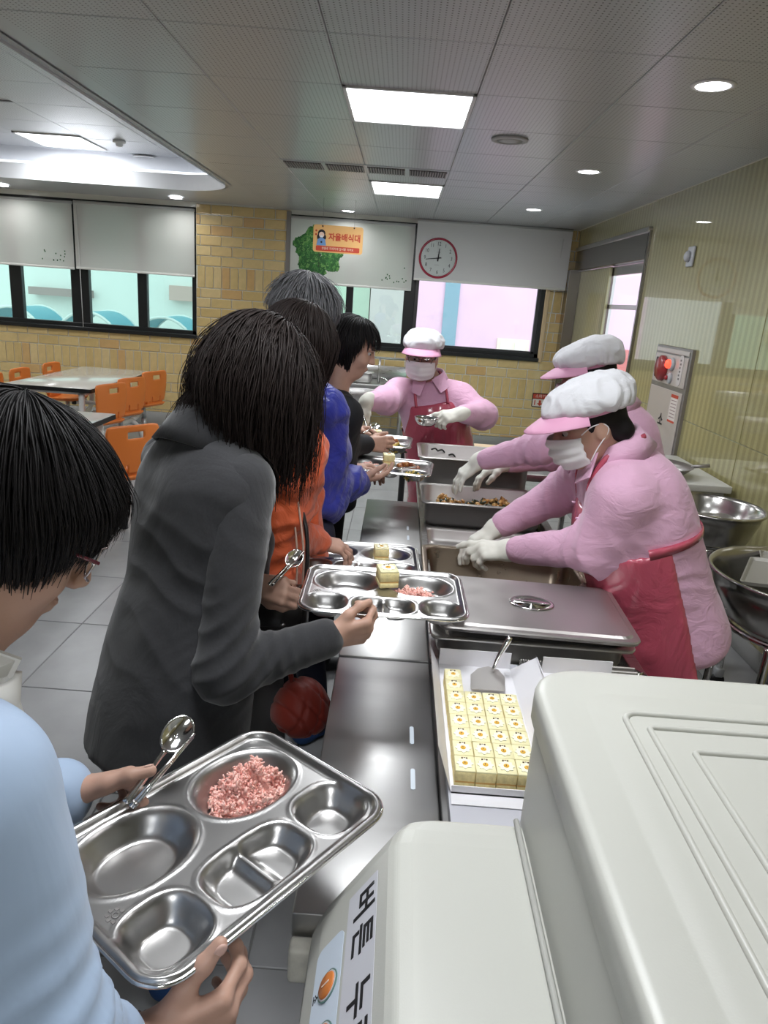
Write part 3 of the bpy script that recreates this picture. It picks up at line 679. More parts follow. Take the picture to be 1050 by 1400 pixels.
MB().box((0.1455, .9985, .8015), (0.3455, 1.586, .8085)).build('lid_edge', mat('grey_card_lid', (0.50, 0.50, 0.55), .6), under)
cake_box(BX0, 0.322, BY0, 1.555, .810, 'open white paper cake box with a cake server in it')
ZK = .814
for r in range(7):
    for c in range(4):
        if r == 6 and c > 0: continue
        cake((BX0 + .006 + CW/2 + c*(CW + .0013) + random.uniform(-.0008, .0008) - .001*r*0, BY0 + .012 + CD/2 + r*(CD + .0012) + random.uniform(-.0006, .0006), ZK), random.uniform(-.02, .02), 'yellow sponge cake square with icing flower in the box with the server', 'cakes in the nearer open box')
cake((BX0 + .006 + CW/2, BY0 + .012 + CD/2 + 7*(CD + .0012), ZK), 0.01, 'yellow sponge cake square at the free end of the first row', 'cakes in the nearer open box')
under2 = tag(empty('cake_box', (0.47, 1.23, .78)), 'closed grey card cake box partly behind the white machine', 'box', 'closed card boxes')
MB().rbox((0.385, 1.00, .7805), (0.585, 1.585, .808), .002, 1, False).build('box_body', MATS['grey_card'], under2)
cake_box(.398, .565, BY0, 1.55, .810, 'open white paper cake box mostly hidden by the white machine', False)
for r in range(8):
    for c in range(4):
        if r > 6 and c > 2: continue
        cake((.403 + CW/2 + c*(CW + .0015), BY0 + .015 + CD/2 + r*(CD + .0014), ZK), random.uniform(-.03, .03), 'yellow sponge cake square in the box behind the white machine', 'cakes in the farther open box')
# cake server resting in the box
t = tag(empty('cake_server', (*atz(667, 925, .835)[:2], .835)), 'steel cake server with a flat blade leaning in the cake box', 'utensil')
bq = [atz(667 + dx, 926 + dy, .835) for dx, dy in ((-23, 14), (-24, -2), (-14, -9), (0, -11), (14, -7), (23, 2), (24, 17))]
m = MB(); V = [tuple(p) for p in bq] + [(p[0], p[1], p[2] + .0015) for p in bq]; n = len(bq)
for i, q_ in enumerate(V): V[i] = (q_[0], q_[1], q_[2] + (q_[1] - 1.45)*.12)
m.add(V, [list(range(n))[::-1], [n + i for i in range(n)]] + [[i, (i + 1) % n, n + (i + 1) % n, n + i] for i in range(n)]); m.build('blade', steel_pan, t)
a, b, c = atz(674, 916, .845), atz(683, 896, .875), atz(698, 871, .915)
MB().tube(smoothpath([a, b, c], 5), [.005, .0045, .0045, .005, .0055, .006, .0065, .007, .0075, .0075, .006], 8).build('handle', chrome, t)
# serving tongs on the counter edge
t = tag(empty('serving_tongs', (*atz(800, 903, .80)[:2], .785)), 'steel tongs with ridged grips lying behind the cake boxes', 'utensil')
q0, q1 = atz(733, 898, .82), atz(880, 915, .82)
for s_ in (0, 1):
    MB().rbox((0.352, 1.574 + .022*s_, .800), (0.64, 1.580 + .022*s_, .818), .002, 1, False).build('arm', steel_pan, t)
    for k in range(10): MB().rbox((0.352 + .006*k, 1.573 + .022*s_, .799), (0.3555 + .006*k, 1.581 + .022*s_, .8195), .0012, 1, False).build('grip_ridge', chrome, t)
MB().tube([(0.64, 1.577, .809), (0.655, 1.588, .809), (0.64, 1.599, .809)], .005, 8).build('spring_bend', chrome, t)

# ---- white dispenser
ABS = mat('ivory_plastic', (0.52, 0.52, 0.475), 0.38, bump=.06, bscale=500, coat=.15, coat_r=.25)
t = tag(empty('rice_dispenser', (0.5, .5, 0)), 'large ivory plastic dispenser with ribbed lid and numbered buttons', 'dispenser')
def lidloop(g, z): 
    P = []
    x0, x1, y0, y1 = 0.205 - g, 0.86 + g, 0.08 - g, 0.855 + g
    if g < 0: y0, y1 = .08 - g*1.25, .855 + g*1.25
    r = max(.006, .07 + g*.62)
    for (cx, cy, a0) in ((x1 - r, y1 - r, 0), (x0 + r, y1 - r, 90), (x0 + r, y0 + r, 180), (x1 - r, y0 + r, 270)):
        for i in range(9):
            a = R_(a0 + 90*i/8); P.append((cx + r*math.cos(a), cy + r*math.sin(a), z))
    # far-left corner is chamfered, flank slightly bowed
    out = []
    for (x, y, zz) in P:
        if x < .5: x -= 0.0 - .012*math.sin(math.pi*min(1, max(0, (y - .08)/.78)))*-1*-1
        out.append((x, y, zz))
    return out
V, F = loft([lidloop(.004, 0.0), lidloop(.002, 1.12), lidloop(.002, 1.148)]); MB().add(V, F, True).build('body', ABS, t)
V, F = loft([lidloop(.005, 1.151), lidloop(.008, 1.153), lidloop(.008, 1.184), lidloop(.0065, 1.190), lidloop(.002, 1.1935), lidloop(-.006, 1.195), lidloop(-.044, 1.196), lidloop(-.048, 1.1962), lidloop(-.055, 1.1985), lidloop(-.075, 1.199)], True, True)
lid = MB().add(V, F, True).build('lid', ABS, t)
MB().tube([(x, y, 1.1495) for (x, y, z) in lidloop(.0035, 1.15)], .0022, 6, closed=True).build('lid_seam', mat('seam_dark', (.16, .16, .145), .6), t)
for (g, w_) in ((-.084, .004), (-.106, .004), (-.140, .004)):
    lp = lidloop(g, 1.1992); MB().tube([(x, y, z) for (x, y, z) in lp], w_, 6, closed=True).build('lid_ridge', ABS, lid)
# side hopper shelf with sloping control face
prof = [(0.215, 0.0), (0.215, 1.0), (0.060, 1.0), (0.042, .997), (0.032, .988), (-.045, .868), (-.058, .84), (-.062, .80), (-.05, 0.0)]
def hop(y): return [(x, y, z) for (x, z) in prof]
ys = [(.20, .02), (.21, .006), (.225, 0), (.74, 0), (.765, .004), (.785, .012), (.795, .028)]
loops = []
for (y, ins) in ys: loops.append([(min(.215, x + ins*(1.6 if z > .7 else 1)) if x < .2 else x, y, z - (ins*.35 if z > .7 else 0)) for (x, y_, z) in [(p[0], y, p[1]) for p in prof]])
V, F = loft(loops, True, True); hp = MB().add(V, F, False).build('hopper', ABS, t)
bv = hp.modifiers.new('bevel', 'BEVEL'); bv.width = .006; bv.segments = 3; bv.limit_method = 'ANGLE'; bv.angle_limit = R_(25)
MB().tube([(0.199, .22, 1.003), (0.199, .79, 1.003)], .004, 6).build('seam', mat('seam_grey', (0.42, 0.42, 0.39), .5), t)
# control face frame: origin on slope, u runs towards the reader's right (-Y), v runs up the slope
sa, sb = np.array((-.045, .868)), np.array((.032, .988)); sl = sb - sa; Ls = np.linalg.norm(sl); sl /= Ls
ang = math.atan2(sl[1], sl[0])
def face_obj(o, u, v, lift=.0012):
    p = sa + sl*v; nrm = np.array((-sl[1], sl[0]))
    X = Vector((0, -1, 0)); Yv = Vector((sl[0], 0, sl[1])); Z = X.cross(Yv)
    M = Matrix((X, Yv, Z)).transposed().to_4x4(); M.translation = Vector((p[0], u, p[1])) + Z*lift
    M.translation -= Vector(wloc(t)); o.parent = t; o.matrix_local = M; return o
lab = mat('label_white', (0.60, 0.60, 0.64), .5); blk = mat('label_black', (.008, .008, .010), .5); labb = mat('label_blue', (0.62, 0.70, 0.80), .45)
face_obj(MB().prism(rrect(.46, .060, .002, 2), 0, .0006).build('label', lab), .49, .094)
face_obj(MB().prism(rrect(.40, .056, .012, 4), 0, .0006).build('button_plate', labb), .485, .030)
for ch, u in (('버', .690), ('튼', .640), ('누', .566), ('르', .522)):
    face_obj(text_mesh('lettering', ch, .046, blk, None, ex=.0003, bold=.0007), u, .096, .0022)
og = mat('orange_button', (0.62, 0.20, 0.05), .35); gr = mat('green_ring', (0.12, 0.22, 0.20), .4)
for ch, u in (('1', .622), ('2', .560)):
    face_obj(MB().prism(circ(.0185, 28), 0, .002).build('button_ring', gr), u, .034); face_obj(MB().prism(circ(.0168, 28), 0, .0024).build('button_ring', lab), u, .034)
    bt = face_obj(MB().lathe([(.0150, 0), (.0150, .003), (.0135, .0045), (0, .005)], 28).build('button', og), u, .034)
    text_mesh('numeral', ch, .020, mat('label_pale', (.8, .6, .5), .5), bt, (0, 0, .0052), ex=.0003)
    face_obj(text_mesh('caption', {'1': '소', '2': '중'}[ch], .013, blk, None, ex=.0003), u - .001, .0085, .0022)

# ---- wall clock
q = aty(599, 353, YB - .11)
ck = tag(empty('wall_clock', (q[0], YB - .105, q[2])), 'round red-rimmed wall clock with black numerals', 'clock')
MB().shell([(.186, 0), (.214, 0), (.217, -.02), (.208, -.036), (.195, -.038), (.186, -.028)], 56).build('rim', mat('clock_red', (0.36, 0.02, 0.05), .25, coat=.5), ck, world=False, rot=(R_(-90), 0, 0)).rotation_euler = (R_(90), 0, 0)
MB().lathe([(.19, .010), (.0, .010)], 48).build('dial', mat('dial_white', (0.60, 0.63, 0.62), .35, coat=.6, coat_r=.03), ck, world=False, rot=(R_(90), 0, 0))
for k in range(1, 13):
    a = R_(90 - 30*k); text_mesh('numeral', str(k), .056, blk, ck, (.148*math.cos(a), -.0125, .148*math.sin(a)), (R_(90), 0, 0), sx=.8, ex=.0003)
def hand(nm, deg, l, w): 
    a = R_(90 - deg); d = np.array((math.cos(a), math.sin(a))); n_ = np.array((-d[1], d[0]))
    P = [d*-.035 + n_*w, d*-.035 - n_*w, d*l - n_*w*.5, d*l + n_*w*.5]; MB().prism([tuple(p) for p in P], -.020, -.017, 'y').build(nm, blk, ck, world=False)
hand('hour_hand', 5, .10, .008); hand('minute_hand', 262, .138, .006)
MB().lathe([(.010, 0), (.010, .006), (0, .007)], 16).build('hub', blk, ck, world=False, rot=(R_(90), 0, 0), loc=(0, -.016, 0))
for (x, z, w_) in ((0, .062, .05), (-.01, -.072, .05)): MB().box((x - w_/2, -.013, z - .002), (x + w_/2, -.012, z + .002)).build('dial_print', mat('dial_grey', (.35, .36, .36), .5), ck, world=False)
for k in range(60):
    a = R_(6*k); MB().box((.181*math.cos(a) - .0015, -.0125, .181*math.sin(a) - .0015), (.181*math.cos(a) + .0015, -.012, .181*math.sin(a) + .0015)).build('minute_mark', blk, ck, world=False)

# ---- hanging sign
YS = 7.25; a, b = aty(428, 309, YS), aty(496, 347, YS); cx, cz = (a[0] + b[0])/2, (a[2] + b[2])/2 + .003; w_, h_ = .475, .245
sg = tag(empty('hanging_sign', (cx, YS, cz)), 'orange hanging sign with red lettering and a drawn girl', 'sign')
def flat(nm, poly, m, d, par=sg): return MB().prism(poly, -d - .0008, -d, 'y').build(nm, m, par, world=False)
MB().prism(rrect(w_, h_, .025, 5), -.003, .003, 'y').build('board', mat('sign_orange', (0.78, 0.45, 0.17), .45, coat=.3), sg, world=False)
redm = mat('sign_red', (0.52, 0.06, 0.03), .5)
flat('caption_band', rrect(w_*.88, .046, .010, 3, 0, -.088), redm, .0035)
text_mesh('lettering', '자율배식대', .072, redm, sg, (.062, -.0045, .015), (R_(90), 0, 0), bold=.0022, sx=.93, ex=.0005)
text_mesh('caption', '한줄로 차례차례 질서를 지켜요', .026, mat('sign_cream', (.85, .72, .55), .5), sg, (0, -.0055, -.088), (R_(90), 0, 0), sx=.92, ex=.0003)
gx = -.158
flat('drawn_hair', circ(.036, 20, gx, .045) , mat('sign_black', (.015, .012, .02), .5), .0035); flat('drawn_hair', rrect(.088, .06, .028, 4, gx, .012), MATS['sign_black'], .0036)
flat('drawn_face', circ(.025, 20, gx, .034), mat('sign_skin', (.78, .56, .45), .5), .0046)
flat('drawn_mask', rrect(.03, .018, .006, 3, gx, .018), mat('sign_mask', (.72, .70, .72), .5), .0056)
flat('drawn_dress', [(gx - .046, -.062), (gx + .046, -.062), (gx + .036, -.008), (gx + .012, .006), (gx - .012, .006), (gx - .036, -.008)], mat('sign_blue', (.16, .30, .55), .5), .0048)
flat('drawn_hands', circ(.009, 12, gx, -.032), MATS['sign_black'], .0058)
for (x, z) in ((gx - .052, .068), (gx - .053, .035)): flat('drawn_heart', circ(.010, 10, x, z), redm, .0038)
for s_ in (-.15, .15):
    MB().tube([(s_, 0, h_/2 - .006), (s_, 0, CZ - .012 - cz)], .0012, 5).build('wire', steel_dark, sg, world=False)
    MB().lathe([(.007, 0), (.007, .006), (0, .007)], 10).build('eyelet', black, sg, world=False, loc=(s_, -.003, h_/2 - .012), rot=(R_(90), 0, 0))

# ---- fire extinguisher sign on the brick
q = aty(738, 547, YB); fs = tag(empty('extinguisher_sign', (q[0], YB - .016, q[2])), 'small white and red extinguisher sign on the brick wall', 'sign')
MB().prism(rrect(.19, .165, .012, 3), -.003, .003, 'y').build('plate', mat('sign_dark', (.05, .02, .02), .5), fs, world=False)
flat('panel', rrect(.172, .085, .004, 2, 0, -.030), mat('sign_white', (.80, .74, .66), .5), .0035, fs); flat('panel', rrect(.172, .052, .004, 2, 0, .045), redm, .0035, fs)
text_mesh('lettering', '소화기', .045, MATS['sign_white'], fs, (0, -.0048, .045), (R_(90), 0, 0), ex=.0003)
flat('arrow', [(-.014, 0), (.014, 0), (.014, -.035), (.034, -.035), (0, -.068), (-.034, -.035), (-.014, -.035)], redm, .0046, fs)
flat('bar', rrect(.012, .06, .003, 2, -.06, -.03), redm, .0046, fs); flat('bar', rrect(.012, .06, .003, 2, .06, -.03), redm, .0046, fs)

# ---- hydrant cabinet on the striped wall
hx = XR - .012
hc = tag(empty('hydrant_cabinet', (XR, 5.045, .28)), 'steel fire hydrant cabinet with a red alarm bell', 'hydrant cabinet')
sat = mat('satin_steel_pink', (0.62, 0.56, 0.53), .35, .35, rvar=.05)
def wp(nm, y0, y1, z0, z1, d0, d1, m, r=.003): return MB().rbox((XR - d1, y0, z0), (XR - d0, y1, z1), r, 1, False).build(nm, m, hc)
wp('frame', 4.715, 5.375, .26, 1.47, .0, .030, steel_dark); wp('door', 4.745, 5.35, .30, 1.185, .030, .036, sat); wp('upper_panel', 4.745, 5.35, 1.215, 1.415, .030, .036, sat); wp('top_strip', 4.745, 5.35, 1.425, 1.455, .030, .036, sat)
def wall_disc(nm, y, z, r, m, d, h=.03, prof=None):
    return MB().lathe(prof or [(r, 0), (r, h*.5), (r*.8, h*.85), (0, h)], 28).build(nm, m, hc, world=False, loc=(-d, y - 5.045, z - .28), rot=(0, R_(-90), 0))
wall_disc('alarm_bell', 5.165, 1.315, .088, mat('bell_red', (0.30, 0.025, 0.03), .3, coat=.4), .036, .045)
wall_disc('lamp_base', 5.0, 1.355, .044, mat('lamp_grey', (0.45, 0.47, 0.50), .4), .036, .02); wall_disc('alarm_lamp', 5.012, 1.355, .030, mat('alarm_lamp', (.8, .05, .03), .3, emit=(1, .08, .04), estr=2.0), .052, .03)
wall_disc('button_base', 5.0, 1.262, .038, MATS['lamp_grey'], .036, .02); wall_disc('push_button', 5.012, 1.262, .016, red_pl, .056, .015)
MB().prism(rrect(.035, .14, .015, 4), 0, .004).build('phone_slot', black, hc, world=False, loc=(-.036, 5.305 - 5.045, 1.315 - .28), rot=(R_(90), 0, R_(-90)))
MB().prism(rrect(.075, .20, .036, 5), 0, .004).build('name_plate', mat('plate_pale', (.62, .58, .57), .4), hc, world=False, loc=(-.036, 4.845 - 5.045, 1.325 - .28), rot=(R_(90), 0, R_(-90)))
def wtxt(nm, s_, size, m, y, z, d=.0375, **k): return text_mesh(nm, s_, size, m, hc, (-d, y - 5.045, z - .28), (R_(90), 0, R_(-90)), **k)
for k in range(6): MB().rbox((XR - .0415, 4.835 + .006*(k % 2), 1.265 + .024*k), (XR - .0398, 4.857 + .004*(k % 2), 1.278 + .024*k), .0006, 1, False).build('plate_marking', mat('plate_ink', (.22, .2, .2), .6), hc)
wtxt('lettering', '소', .10, blk, 5.045, .965, bold=.002); wtxt('lettering', '화', .10, blk, 5.045, .785, bold=.002); wtxt('lettering', '전', .10, blk, 5.045, .605, bold=.002)
st = MB().prism(rrect(.125, .185, .004, 2), 0, .0008).build('notice', mat('notice_paper', (.75, .68, .64), .5), hc, world=False, loc=(-.0365, 4.855 - 5.045, 1.07 - .28), rot=(R_(90), 0, R_(-90)))
for (z, h) in ((.084, .022), (-.084, .014)): MB().prism(rrect(.125, h, .003, 2, 0, z), .0008, .0014).build('notice_band', redm, st, world=False)
for k in range(6): MB().prism(rrect(.095, .006, .001, 1, 0, .055 - .022*k), .0008, .0012).build('notice_line', mat('notice_ink', (.35, .25, .25), .6), st, world=False)
# wall sensor
q = atx(948, 351, XR); ws = tag(empty('wall_sensor', (XR - .008, q[1], q[2])), 'small grey sensor on the striped wall above the hydrant cabinet', 'sensor')
MB().rbox((-.018, -.055, -.065), (0, .055, .065), .012, 2).build('plate', mat('sensor_grey', (.50, .52, .56), .4), ws, world=False)
MB().lathe([(.035, 0), (.034, .02), (.02, .03), (0, .033)], 20).build('dome', MATS['sensor_grey'], ws, world=False, loc=(-.016, .01, 0), rot=(0, R_(-90), 0))

# ---- steel sink unit along the far wall
sk = tag(empty('wash_unit', (-.55, 8.1, 0)), 'steel wash unit under the middle window with a red switch', 'sink unit')
MB().rbox((-1.25, 7.80, .70), (.10, 8.44, .745), .005, 2).build('worktop', steel_top, sk)
MB().rbox((-1.25, 7.80, .52), (.10, 7.84, .70), .004, 1).build('apron_panel', steel, sk)
MB().rbox((-1.25, 8.42, .745), (.10, 8.45, .90), .004, 1).build('splashback', steel, sk)
for (x, y) in ((-1.2, 7.85), (.05, 7.85), (-1.2, 8.4), (.05, 8.4)): MB().tube([(x, y, 0), (x, y, .70)], .02, 10).build('leg', steel, sk)
q = aty(471, 541, 7.8); sw = MB().rbox((q[0] - .028, 7.785, q[2] - .035), (q[0] + .028, 7.80, q[2] + .035), .004, 1).build('power_switch', black, sk); MB().rbox((q[0] - .015, 7.779, q[2] - .016), (q[0] + .015, 7.786, q[2] + .016), .003, 1).build('switch_light', mat('switch_red', (.7, .02, .04), .4, emit=(1, .05, .08), estr=1.2), sw)
q = aty(519, 500, 8.0); MB().tube([(q[0], 8.0, .745), (q[0], 8.0, 1.02)], .014, 10).build('tap_post', steel, sk); MB().tube([(-1.0, 8.0, 1.02), (.06, 8.0, 1.02)], .012, 8).build('rail', steel, sk); MB().tube(smoothpath([(q[0], 8.0, .80), (q[0] + .06, 7.96, .80), (q[0] + .10, 7.92, .78)], 4), .012, 8).build('spout', chrome, sk)
for (px_, w2_, lab) in ((455, .22, 'small steel bin pan above the red switch on the wash unit'), (496, .24, 'small steel bin pan beside the tap on the wash unit')):
    q = aty(px_, 515, 7.95); pan(q[0] - w2_/2, q[0] + w2_/2, 7.86, 8.06, .86, .112, lab, group='pans on the wash unit')
t = tag(empty('stand_pole', (.085, 5.0, 0)), 'black upright pole standing behind the soup worker', 'pole'); MB().tube([(.085, 5.0, 0.02), (.085, 5.0, .93)], .022, 8).build('post', black, t); MB().rbox((-.05, 4.88, 0), (.22, 5.12, .025), .006, 1).build('foot', black, t); MB().tube(smoothpath([(.085, 4.98, .93), (.03, 4.96, .98), (.0, 4.96, .93), (.04, 4.96, .90)], 5), .006, 6).build('cable_loop', black, t)

# ---- side table with bowls, worktable, basins
sd = tag(empty('side_table', (.78, 3.98, 0)), 'steel side table behind the deep pan with bowls on it', 'table')
MB().rbox((.47, 3.66, .78), (1.12, 4.30, .82), .004, 2).build('worktop', steel, sd)
for (x, y) in ((.5, 3.7), (1.08, 3.7), (.5, 4.26), (1.08, 4.26)): MB().tube([(x, y, 0), (x, y, .78)], .018, 8).build('leg', steel, sd)
def bowl_mesh(r, h, t=.0015): return MB().shell([(r*.45, 0), (r*.75, h*.25), (r*.95, h*.7), (r, h), (r*1.03, h + .001), (r*1.03, h + .0025), (r - t*2, h + .0015), (r*.95 - t*2, h*.7), (r*.75 - t*2, h*.25 + t), (r*.45 - t, t*1.5)], 36).lathe([(r*.46, t*.8), (0, t*.8)], 24)
def bowl(loc, r, h, label, group=None, rot=(0, 0, 0)):
    t = tag(empty('steel_bowl', loc, rot), label, 'bowl', group); bowl_mesh(r, h).build('bowl_body', chrome, t, world=False); return t
q = atz(694, 612, .86)
for k in range(3): bowl((.70, 3.92, .8215 + .018*k), .105 - .006*k, .055, 'round steel bowl in the nested stack behind the deep pan', 'nested bowls')
bowl((.55, 3.76, .8215), .05, .045, 'small steel bowl beside the nested stack')
q = atz(730, 650, .82); bowl((.94, 3.80, .8215), .08, .06, 'steel bowl between the two leaning workers')
t = tag(empty('wooden_board', (.58, 4.22, .8215)), 'pale wooden board at the back of the side table', 'board'); MB().rbox((.48, 4.12, .822), (.80, 4.29, .845), .006, 1).build('plank', mat('pale_wood', (.72, .55, .33), .5, var=.1, vscale=8, stretch=(1, 12, 12)), t)

wt = tag(empty('work_table', (1.55, 4.2, 0)), 'white topped work table along the striped wall', 'table')
MB().rbox((1.22, 3.80, .76), (1.86, 4.62, .80), .006, 2).build('worktop', mat('white_top', (.66, .66, .64), .35), wt)
MB().rbox((1.26, 3.84, .10), (1.84, 4.58, .76), .004, 1).build('cabinet_body', mat('cabinet_grey', (.45, .46, .46), .4), wt)
for (x, y) in ((1.3, 3.88), (1.8, 3.88), (1.3, 4.54), (1.8, 4.54)): MB().tube([(x, y, 0), (x, y, .1)], .02, 8).build('foot', black, wt)
q = atz(905, 636, .86); t = tag(empty('cooking_pan', (1.52, 4.02, .80)), 'flat dark cooking pan on the white work table', 'pan')
MB().shell([(.12, 0), (.16, .03), (.185, .055), (.19, .056), (.188, .059), (.16, .035), (.118, .004)], 32).lathe([(.12, .002), (0, .002)], 24).build('pan_body', steel_dark, t, world=False)
MB().tube([(.18, -.02, .055), (.27, -.05, .075)], .010, 8).build('handle', steel_dark, t, world=False)
def basin(c, r, h, label, stand=True):
    t = tag(empty('wash_basin', (c[0], c[1], 0)), label, 'basin', 'big steel basins on stands'); z0 = c[2] - h
    MB().shell([(r*.45, z0), (r*.80, z0 + h*.30), (r*.95, z0 + h*.75), (r, c[2] - .006), (r + .014, c[2] - .004), (r + .016, c[2] + .004), (r + .004, c[2] + .006), (r*.985 - .003, c[2] - .01), (r*.945 - .003, z0 + h*.75), (r*.79, z0 + h*.32), (r*.44, z0 + .004)], 56).lathe([(r*.46, z0 + .002), (0, z0 + .002)], 32).build('bowl', mat('basin_steel', (.50, .49, .47), .2, 1.0, rvar=.07), t, world=False)
    MB().tube([(.75*r*math.cos(R_(a)), .75*r*math.sin(R_(a)), z0 + h*.16) for a in range(0, 360, 12)], .012, 8, closed=True).build('stand_ring', chrome, t, world=False)
    for a in (45, 135, 225, 315):
        x, y = .78*r*math.cos(R_(a)), .78*r*math.sin(R_(a)); MB().tube(smoothpath([(x, y, z0 + h*.15), (x*1.02, y*1.02, z0 - .1), (x*1.08, y*1.08, .09)], 4), .015, 8).build('leg', chrome, t, world=False)
        w_ = MB().rbox((x*1.08 - .02, y*1.08 - .02, .055), (x*1.08 + .02, y*1.08 + .02, .10), .005, 1).build('castor_fork', mat('castor_grey', (.35, .36, .37), .4), t, world=False)
        MB().lathe([(.0, -.011), (.030, -.011), (.034, -.006), (.034, .006), (.030, .011), (0, .011)], 20).build('castor_wheel', black, w_, world=False, loc=(x*1.08, y*1.08, .034), rot=(R_(90), 0, 0))
    MB().tube([(.8*r*math.cos(R_(45)), .8*r*math.sin(R_(45)), .22), (.8*r*math.cos(R_(225)), .8*r*math.sin(R_(225)), .22)], .01, 6).tube([(.8*r*math.cos(R_(135)), .8*r*math.sin(R_(135)), .22), (.8*r*math.cos(R_(315)), .8*r*math.sin(R_(315)), .22)], .01, 6).build('cross_brace', chrome, t, world=False)
    return t
basin((1.475, 3.18, .845), .225, .20, 'big shiny steel basin near the work table on its stand')
basin((1.50, 2.40, .805), .31, .24, 'big dark steel basin on a wheeled stand holding trays')
t = tag(empty('baking_tray', (1.46, 2.40, .77), (R_(4), R_(-8), R_(-32))), 'flat grey tray lying across the wheeled basin', 'tray', 'flat grey trays'); V, F = loft([rl(.36, .26, .012, -.010), rl(.37, .27, .012, .004), rl(.36, .26, .010, .004), rl(.345, .245, .010, -.007)], True, True); MB().add(V, F, False).build('tray_body', mat('grey_tray', (.40, .39, .35), .5, .3), t, world=False)
t.location = (1.47, 2.37, .822)
t = tag(empty('baking_tray', (1.58, 2.60, .79), (R_(-3), R_(3), R_(-25))), 'flat grey tray leaning deeper inside the wheeled basin', 'tray', 'flat grey trays'); V, F = loft([rl(.26, .12, .012, -.010), rl(.27, .13, .012, .004), rl(.26, .12, .010, .004), rl(.245, .105, .010, -.007)], True, True); MB().add(V, F, False).build('tray_body', MATS['grey_tray'], t, world=False)
t = tag(empty('flat_lid', (1.47, 3.14, .795), (R_(3), R_(2), R_(15))), 'dark flat pan lid lying in the shiny basin', 'pan lid'); V, F = loft([rl(.28, .15, .02, -.01), rl(.29, .16, .02, 0), rl(.27, .14, .02, .004)], True, True); MB().add(V, F, True).build('plate', steel_dark, t, world=False); MB().rbox((-.04, -.01, .004), (.04, .01, .012), .003, 1).build('grip', chrome, t, world=False)

# ---- dining tables with attached orange seats
orange = mat('orange_plastic', (0.74, 0.20, 0.035), .42, bump=.05, bscale=400); laminate = mat('grey_laminate', (0.56, 0.53, 0.47), .22, coat=.4, coat_r=.08, var=.04, vscale=60); white_metal = mat('white_metal', (.72, .72, .70), .35); grey_metal = mat('grey_metal', (.42, .43, .44), .3, .6)
def seat_back_mesh():
    # curved back plate with an oval hand hole
    w, h, n, k = .38, .32, 26, 22; V = []; F = []; idx = {}
    for s_ in (0, 1):
        for j in range(k + 1):
            for i in range(n + 1):
                u, v = i/n*2 - 1, j/k; ww = w/2*(1 - .10*(1 - v) + .04*math.sin(v*3)) * (1 if v < .85 else math.sqrt(max(0, 1 - ((v - .85)/.15)**2*.12)))
                y = .03*u*u - .05*v + .03*v*v + (.012 if s_ else 0)
                idx[(s_, i, j)] = len(V); V.append((u*ww, y, v*h - (.012*abs(u)**6 if v > .9 else 0)))
    def hole(i, j): u, v = (i + .5)/n*2 - 1, (j + .5)/k; return (u/.34)**2 + ((v - .80)/.085)**2 < 1 or (abs(abs(u) - .33) < .035 and v < .2)
    for j in range(k):
        for i in range(n):
            if hole(i, j): continue
            a, b, c, d = [(i, j), (i + 1, j), (i + 1, j + 1), (i, j + 1)]
            F.append([idx[(0, *q)] for q in (a, b, c, d)]); F.append([idx[(1, *q)] for q in (d, c, b, a)])
            for (p, q, ni, nj) in ((a, b, i, j - 1), (b, c, i + 1, j), (c, d, i, j + 1), (d, a, i - 1, j)):
                if ni < 0 or nj < 0 or ni >= n or nj >= k or hole(ni, nj): F.append([idx[(0, *q)], idx[(0, *p)], idx[(1, *p)], idx[(1, *q)]])
    return MB().add(V, F, True)
SB = seat_back_mesh().mesh('backrest'); SB.materials.append(orange)
V, F = loft([rl(.32, .30, .06, -.03), rl(.35, .34, .07, -.012), rl(.36, .345, .07, 0), rl(.34, .325, .07, .004), rl(.26, .24, .06, -.012)], True, True); SS = MB().add(V, F, True).mesh('seat'); SS.materials.append(orange)
SBR = MB().rbox((-.12, -.155, -.022), (.12, -.12, .05), .01, 2).mesh('back_bracket'); SBR.materials.append(orange)
SPL = MB().tube([(0, 0, -.02), (0, 0, -.18)], .022, 12).tube([(0, 0, -.18), (0, 0, -.30)], .030, 12).mesh('post'); SPL.materials.append(grey_metal)
SFT = MB().tube([(0, 0, -.30), (0, 0, -.405)], .027, 12).mesh('foot'); SFT.materials.append(black)
SAR = MB().rbox((-.13, .10, -.06), (.13, .16, -.025), .012, 2).tube(smoothpath([(0, .0, -.04), (0, .2, -.05), (0, .34, -.06)], 3), .02, 8).mesh('support_arm'); SAR.materials.append(white_metal)
SCP = MB().rbox((.128, .11, -.062), (.15, .155, -.022), .006, 1).mesh('end_cap'); SCP.materials.append(black)
def chair(x, y, rz, label, group='orange canteen seats', zs=.42):
    """seat faces local +y; back at -y"""
    t = tag(empty('canteen_chair', (x, y, zs), (0, 0, rz)), label, 'chair', group)
    link('seat', SS, None, t); b = link('backrest', SB, None, t, (0, -.165, .02)); b.rotation_euler = (R_(0), 0, 0)
    for n_, me in (('back_bracket', SBR), ('post', SPL), ('foot', SFT), ('support_arm', SAR), ('end_cap', SCP)): link(n_, me, None, t)
    return t
